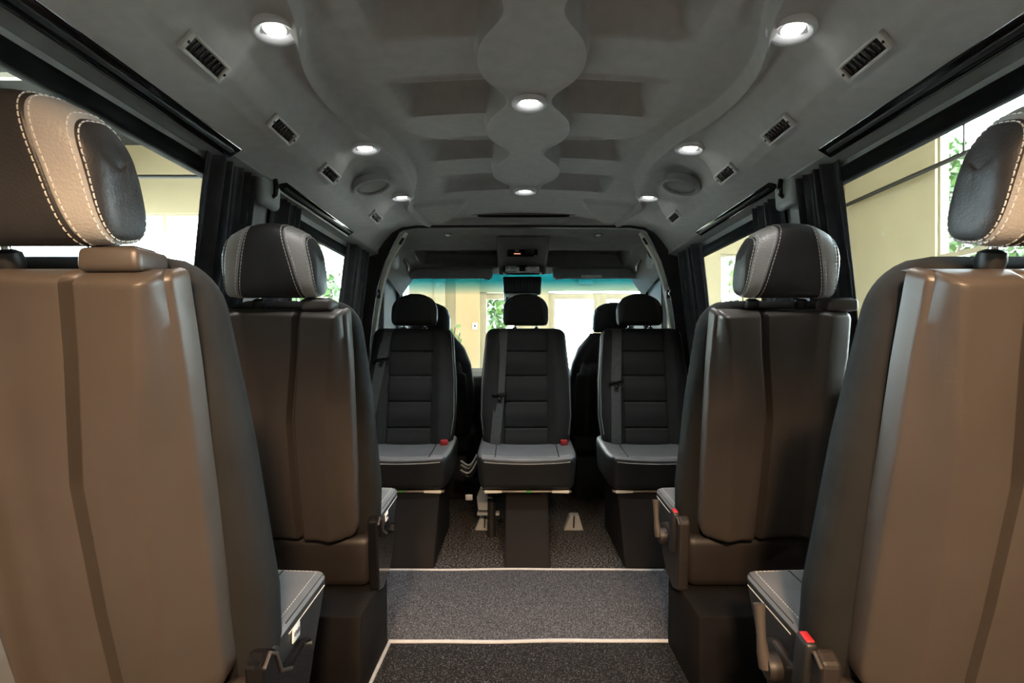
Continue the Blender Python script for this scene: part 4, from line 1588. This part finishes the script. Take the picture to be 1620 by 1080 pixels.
def glazing(axis, c, spans, z0, z1, zbars, label):
    """one framed showroom window: frame members + pane"""
    root = structure(empty('window_%d' % win_n[0], (0, 0, 0)), label)
    win_n[0] += 1
    fr, gl = Geo(), Geo()
    bw = 0.075
    a0, a1 = spans[0], spans[-1]
    def put(g_, p0, p1, q0, q1, th):
        ctr = ((p0 + p1) / 2, (q0 + q1) / 2)
        if axis == 'x':
            g_.box((ctr[0], c, ctr[1]), (p1 - p0, th, q1 - q0))
        else:
            g_.box((c, ctr[0], ctr[1]), (th, p1 - p0, q1 - q0))
    for s_ in spans:
        put(fr, s_ - bw / 2, s_ + bw / 2, z0, z1, 0.10)
    for zb in [z0, z1] + zbars:
        put(fr, a0, a1, zb - bw / 2, zb + bw / 2, 0.09)
    put(gl, a0, a1, z0, z1, 0.012)
    fr.build('window_frame', 'frame', root)
    gl.build('window_glass', 'sglass', root)


glazing('x', YF + 0.1, [-7.5, -6.55, -5.6, -4.65, -3.7, -2.9, -2.00], -0.2, 3.5, [1.3], 'tall showroom window ahead at the left')
glazing('x', YF + 0.1, [-0.72, 0.05], 2.36, 2.72, [], 'small window above the glass door')
glazing('x', YF + 0.1, [3.70, 4.15], 0.4, 2.75, [1.6], 'narrow showroom window ahead at the right')
glazing('y', XR + 0.1, [3.0, 4.6, 6.2, 7.85], 0.0, 4.45, [1.9, 2.32], 'tall showroom window right of the van')
glazing('y', XLW - 0.1, [2.0, 3.6, 5.2, 7.0], 0.0, 3.5, [1.6], 'tall showroom window left of the van')


def glass_door(n, x0, x1, label):
    root = structure(empty('door_%d' % n, ((x0 + x1) / 2, YF + 0.1, GZ)), label)
    w = x1 - x0
    h = 2.045 - GZ
    g = Geo()
    for q in (-1, 1):
        g.box((q * (w / 2 - 0.06), 0, h / 2), (0.12, 0.08, h), 0.004)
    g.box((0, 0, h - 0.066), (w - 0.24, 0.07, 0.11), 0.004)
    g.box((0, 0, 0.125), (w - 0.24, 0.07, 0.23), 0.004)
    g.build('door_frame', 'frame', root)
    g = Geo()
    g.box((0, 0, h / 2), (w - 0.2, 0.012, h - 0.3))
    g.build('door_glass', 'sglass', root)
    g = Geo()
    g.tube([(w / 2 - 0.1, -0.06, 0.85), (w / 2 - 0.1, -0.10, 0.9), (w / 2 - 0.1, -0.10, 1.6), (w / 2 - 0.1, -0.06, 1.65)], 0.018, 0, 8)
    g.build('door_handle', 'black', root)


glass_door(1, -0.72, 0.05, 'glass door seen between left and middle seats')
glass_door(2, 0.55, 1.50, 'left leaf of the double glass doors')
glass_door(3, 1.50, 2.45, 'right leaf of the double glass doors')

# door closer / exit fixture above the doors
root = thing('wall_fixture', (1.22, YF - 0.06, 2.36), 'small dark fixture on the wall above the double glass doors', 'fixture')
g = Geo()
g.box((0, 0, 0), (0.30, 0.10, 0.10), 0.02)
g.build('housing', 'cover', root)
g = Geo()
g.box((0, 0.02, -0.13), (0.26, 0.06, 0.10), 0.02)
g.build('shade', 'frame', root)
root = thing('wall_switch', (-0.80, YF - 0.13, 1.42), 'small pale wall switch on the tan column', 'switch')
g = Geo()
g.box((0, 0, 0), (0.09, 0.02, 0.12), 0.005)
g.build('plate', 'white', root)
g = Geo()
g.box((0, -0.012, 0), (0.03, 0.012, 0.04), 0.003)
g.build('rocker', 'black', root)

# hanging rods and lamps of the showroom seen through the left window
g = Geo()
g.tube([(-7.3, 9.4, 3.98), (-4.0, 9.4, 3.98)], 0.035, 0, 8)
tag(g.build('ceiling_rod', 'rod'), 'black horizontal rod across the cream band ahead at the left', 'rod')
g = Geo()
g.tube([(5.8, 4.0, 3.55), (5.8, 9.8, 3.55)], 0.035, 0, 8)
g.tube([(5.8, 7.1, 3.55), (5.8, 7.1, 4.7)], 0.014, 0, 6)
tag(g.build('ceiling_rod', 'rod'), 'black rod hung before the cream wall and window at the right', 'rod')
g = Geo()
wallbox(g, -7.5, -2.6, 8.6, 8.75, 4.60, 4.74)
tag(g.build('ceiling_beam', 'pale_beam'), 'pale beam under the dark ceiling above the far left windows', 'beam')
g = Geo()
wallbox(g, -6.0, -5.8, 2.0, 7.5, 4.30, 4.40)
for i in range(5):
    wallbox(g, -6.9, -6.0, 2.6 + i * 1.0, 2.68 + i * 1.0, 4.30, 4.36)
tag(g.build('ceiling_track', 'pale_beam'), 'pale hanging track with cross bars under the dark ceiling at the left', 'track')
for i, (x, y) in enumerate(((-5.6, 4.6), (-5.2, 5.6), (-4.9, 6.6), (-5.5, 7.6))):
    g = Geo()
    g.tube([(x, y, ZC), (x, y, 3.7 + 0.12 * i)], 0.010, 0, 6)
    o = g.build('hanging_wire', 'vent')
    tag(o, 'thin vertical wire hanging from the dark ceiling outside the left window', 'wire', 'wires outside the left window')
root = thing('ring_lamp', (-5.0, 6.2, 4.25), 'glowing ring lamp hanging outside the left window', 'lamp')
g = Geo()
g.tube([(0.30 * math.cos(a), 0.30 * math.sin(a), 0) for a in np.linspace(0, 2 * math.pi, 40, endpoint=False)], 0.035, 0, 8, closed=True)
g.build('ring', 'ring', root)
g = Geo()
g.tube([(0.30, 0, 0.03), (0, 0, 0.50)], 0.006, 0, 6)
g.tube([(-0.30, 0, 0.03), (0, 0, 0.50)], 0.006, 0, 6)
g.build('suspension', 'rod', root)


def tree(name, loc, h, r, label, nleaf=900, group='trees outside the showroom'):
    root = thing(name, loc, label, 'tree', group)
    g = Geo()
    g.tube([(0, 0, 0), (0.05, 0, h * 0.3), (-0.04, 0.03, h * 0.6)], 0.12, 0, 8, radii=[0.16, 0.11, 0.05])
    for k in range(5):
        a = k * 1.257
        g.tube([(0, 0, h * (0.3 + 0.05 * k)), (math.cos(a) * r * .5, math.sin(a) * r * .5, h * (0.5 + .06 * k))], 0.04, 0, 6, radii=[.05, .02])
    g.build('trunk', 'bark', root)
    rng = np.random.RandomState(int(abs(loc[0] * 31 + loc[1] * 17)) % 9999)
    g = Geo()
    for _ in range(nleaf):
        d = rng.normal(size=3)
        d /= np.linalg.norm(d)
        rr = rng.uniform(0.35, 1.0) ** 0.5
        c = Vector((d[0] * r * rr, d[1] * r * rr, h * 0.62 + d[2] * h * 0.40 * rr))
        u = Vector(rng.normal(size=3)).normalized()
        v = u.cross(Vector(rng.normal(size=3))).normalized()
        s = rng.uniform(0.10, 0.20)
        g.add([c - u * s, c + v * s * .55 + u * s * .1, c + u * s, c - v * s * .55 + u * s * .1], [(0, 1, 2, 3)], 0, False)
    g.build('foliage', 'leaf', root)
    return root


tree('leafy_tree', (10.1, 12.9, GZ - .15), 6.6, 1.3, 'bright green tree beyond the right showroom window, nearest the cream wall', 1700)
tree('leafy_tree', (13.9, 13.4, GZ - .15), 5.0, 1.5, 'bright green tree beyond the right showroom window, nearer side')
tree('leafy_tree', (5.9, 14.2, GZ - .15), 4.4, 1.3, 'green tree beyond the narrow window ahead at the right')
tree('leafy_tree', (-6.4, 17.0, GZ - .15), 4.3, 1.5, 'green tree beyond the tall windows ahead at the left')
tree('leafy_tree', (-1.2, 17.0, GZ - .15), 4.2, 0.9, 'green tree beyond the glass door behind the left seats')

root = thing('potted_plant', (-1.05, 7.6, GZ), 'thin leafy potted plant seen between left and middle seats', 'plant')
g = Geo()
g.lathe([(0.0001, 0), (0.16, 0), (0.21, 0.42), (0.19, 0.42), (0.18, 0.36), (0.0001, 0.36)])
g.build('pot', 'pot', root)
g = Geo()
lf = Geo()
rng = np.random.RandomState(5)
for k in range(9):
    a = k * 0.7
    tip = Vector((math.cos(a) * rng.uniform(.1, .32), math.sin(a) * .25, rng.uniform(1.4, 2.0)))
    pts = [Vector((0, 0, 0.36)), Vector((tip.x * .3, tip.y * .3, 0.9)), Vector((tip.x * .7, tip.y * .7, tip.z * .8)), tip]
    g.tube(pts, 0.008, 0, 6)
    for q in range(6):
        c = pts[2].lerp(tip, q / 5)
        u = Vector(rng.normal(size=3)).normalized()
        v = u.cross(Vector((0, 1, 0.2))).normalized()
        s = 0.06
        lf.add([c, c + u * s + v * s * .5, c + u * 2 * s, c + u * s - v * s * .5], [(0, 1, 2, 3)], 0, False)
g.build('stem', 'bark', root)
lf.build('foliage', 'plant', root)
